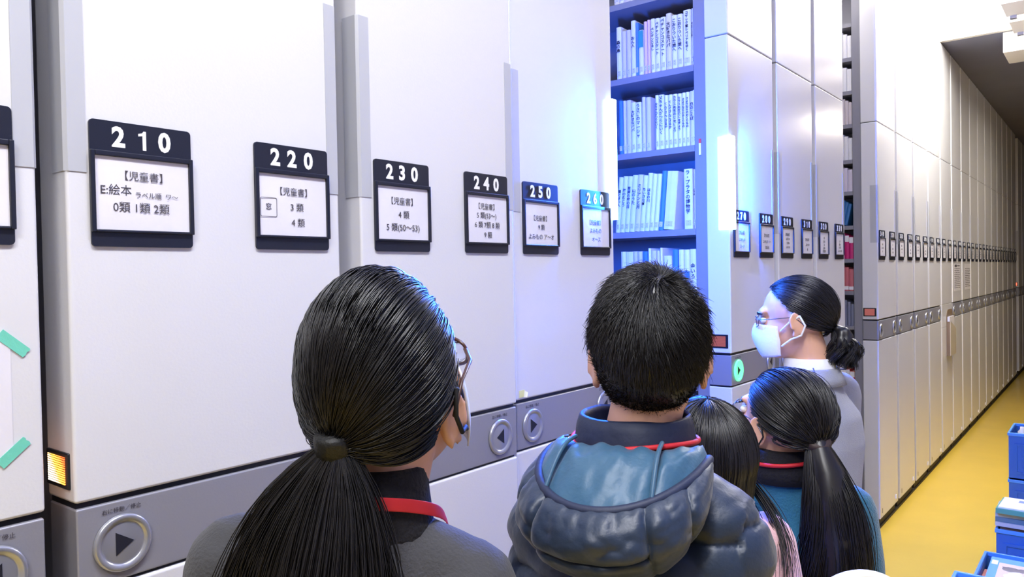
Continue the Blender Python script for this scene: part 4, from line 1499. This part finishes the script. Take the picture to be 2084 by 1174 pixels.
HC4, HR4 = (0, -.014, .024), (.083, .104, .098)
tie4 = (-.012, -.114, -.004)
td4 = (np.array(tie4)-np.array(HC4))/np.array(HR4)


def keep4(D):
    td = td4/np.linalg.norm(td4)
    return (((D[:, 1]*.80-D[:, 2]*.60 < .26) & (D[:, 2] > -.52-.2*D[:, 1]) & ~((np.abs(D[:, 0]) > .3) & (D[:, 1] > -.28) & (D[:, 2] < -.20))) | ((D*td).sum(1) > .93)) & ~in_ear(D, HC4, HR4)


v, f = cap_mesh(HC4, tuple(np.array(HR4)*.965), keep4)
parts = [(xf(v, HM), f), pulled_back(HC4, HR4, keep4, td4, 3000, .0011, HM=HM), ponytail(HM, tie4, 2600, .40, .068, .0011, back=.035, bias=.016, curve=.012, squash=.6, rtie=.020)]
hair4 = new('hair', mesh_np('hair', parts), HAIR, t)
tb = HM @ Vector(tie4)
new('hair_core', MB().tube([tb, tb+Vector((.010, -.022, -.05)), tb+Vector((.022, -.034, -.17)), tb+Vector((.022, -.022, -.30)), tb+Vector((.018, -.01, -.36))], [.018, .032, .050, .042, .02], n=18), HAIR, hair4, smooth=True)
new('hair_tie', MB().loft([(0, 0, -.010, .022, .020), (0, 0, -.004, .0255, .023), (0, 0, .006, .0255, .023), (0, 0, .012, .022, .020)], n=20, p=2).tmesh(Matrix.Translation(tb) @ Matrix.Rotation(R(35), 4, 'X')), mat('hair_tie_brown', (58, 44, 42), .6), hair4, smooth=True)

# ================================================================= 5. woman in the grey blazer
p0 = Vector((-0.6670, 2.1897, 0))
hd = (-0.9918, 0.1282)
H5 = 1.575
t, HM, J, k = person('person in light grey blazer, white face mask and glasses, seen in left profile', p0.x, p0.y, hd, H5, .140, Vector((-.020, .045, 1.462)), hyaw=R(22), hpitch=R(-4), hs=.99, arm_fwd=.10)
bz = new('blazer', top_mesh(J, H5, k, 0, inf=.020, disp=lambda co: .005*vnoise(co*np.array([1, 1, .5]), 12, 9), rx_neck=.066, neck_top=.838, hem=.475, hips=1.04), SUITF, t)
new('shirt_collar', MB().loft([(0, .004, 1.290, .082, .080), (-.003, .010, 1.330, .069, .069), (-.004, .014, 1.354, .062, .064), (-.004, .014, 1.356, .058, .060)], n=32, p=2), MASKW, t, smooth=True)
new('blazer_collar', MB().loft([(0, .002, 1.285, .092, .086), (0, .002, 1.305, .084, .078), (0, .004, 1.326, .074, .070), (0, .004, 1.330, .070, .066)], n=32, p=2), SUITF, bz, smooth=True)
for s in (-1, 1):
    new('seam', MB().tube([(s*.070, -.030, 1.335), (s*.095, -.050, 1.318), (s*.10, .02, 1.312), (s*.090, .09, 1.28), (s*.06, .115, 1.22)], .0018, n=6), mat('seam_grey', (84, 86, 98), .8), bz, smooth=True)
trousers(t, J, H5, k, mat('trousers_black', (26, 24, 28), .85))
glasses(t, HM, METALF, rx=.024, rz=.015, wire=.0011)
mask(t, HM, MASKW, (MASKW, .0026))
HC5, HR5 = (0, -.012, .026), (.081, .103, .096)
tie5 = (0, -.112, -.040)
td5 = (np.array(tie5)-np.array(HC5))/np.array(HR5)


def keep5(D):
    td = td5/np.linalg.norm(td5)
    return (((D[:, 1]*.80-D[:, 2]*.60 < .14) & (D[:, 2] > -.62-.3*D[:, 1]) & (D[:, 2] > -5)) | ((D*td).sum(1) > .93)) & ~in_ear(D, HC5, HR5, -.012, -.016)


v, f = cap_mesh(HC5, tuple(np.array(HR5)*.97), keep5)
parts = [(xf(v, HM), f), pulled_back(HC5, HR5, keep5, td5, 3400, .0010, HM=HM, lift=.006, ear=-.012, ey=-.036), ponytail(HM, tie5, 1100, .095, .030, .0011, back=.018, squash=1.0, rtie=.018, wav=.010)]
hair5 = new('hair', mesh_np('hair', parts), HAIR, t)
tb = HM @ Vector(tie5)
new('hair_bun', remesh(MB().ball(tb+Vector((0, -.012, -.030)), (.029, .029, .044)).ball(tb+Vector((.004, -.016, -.060)), (.022, .024, .030)).ball(tb, (.018, .02, .018)), .004, 3, lambda co: .004*vnoise(co, 60, 3)), HAIR, hair5)
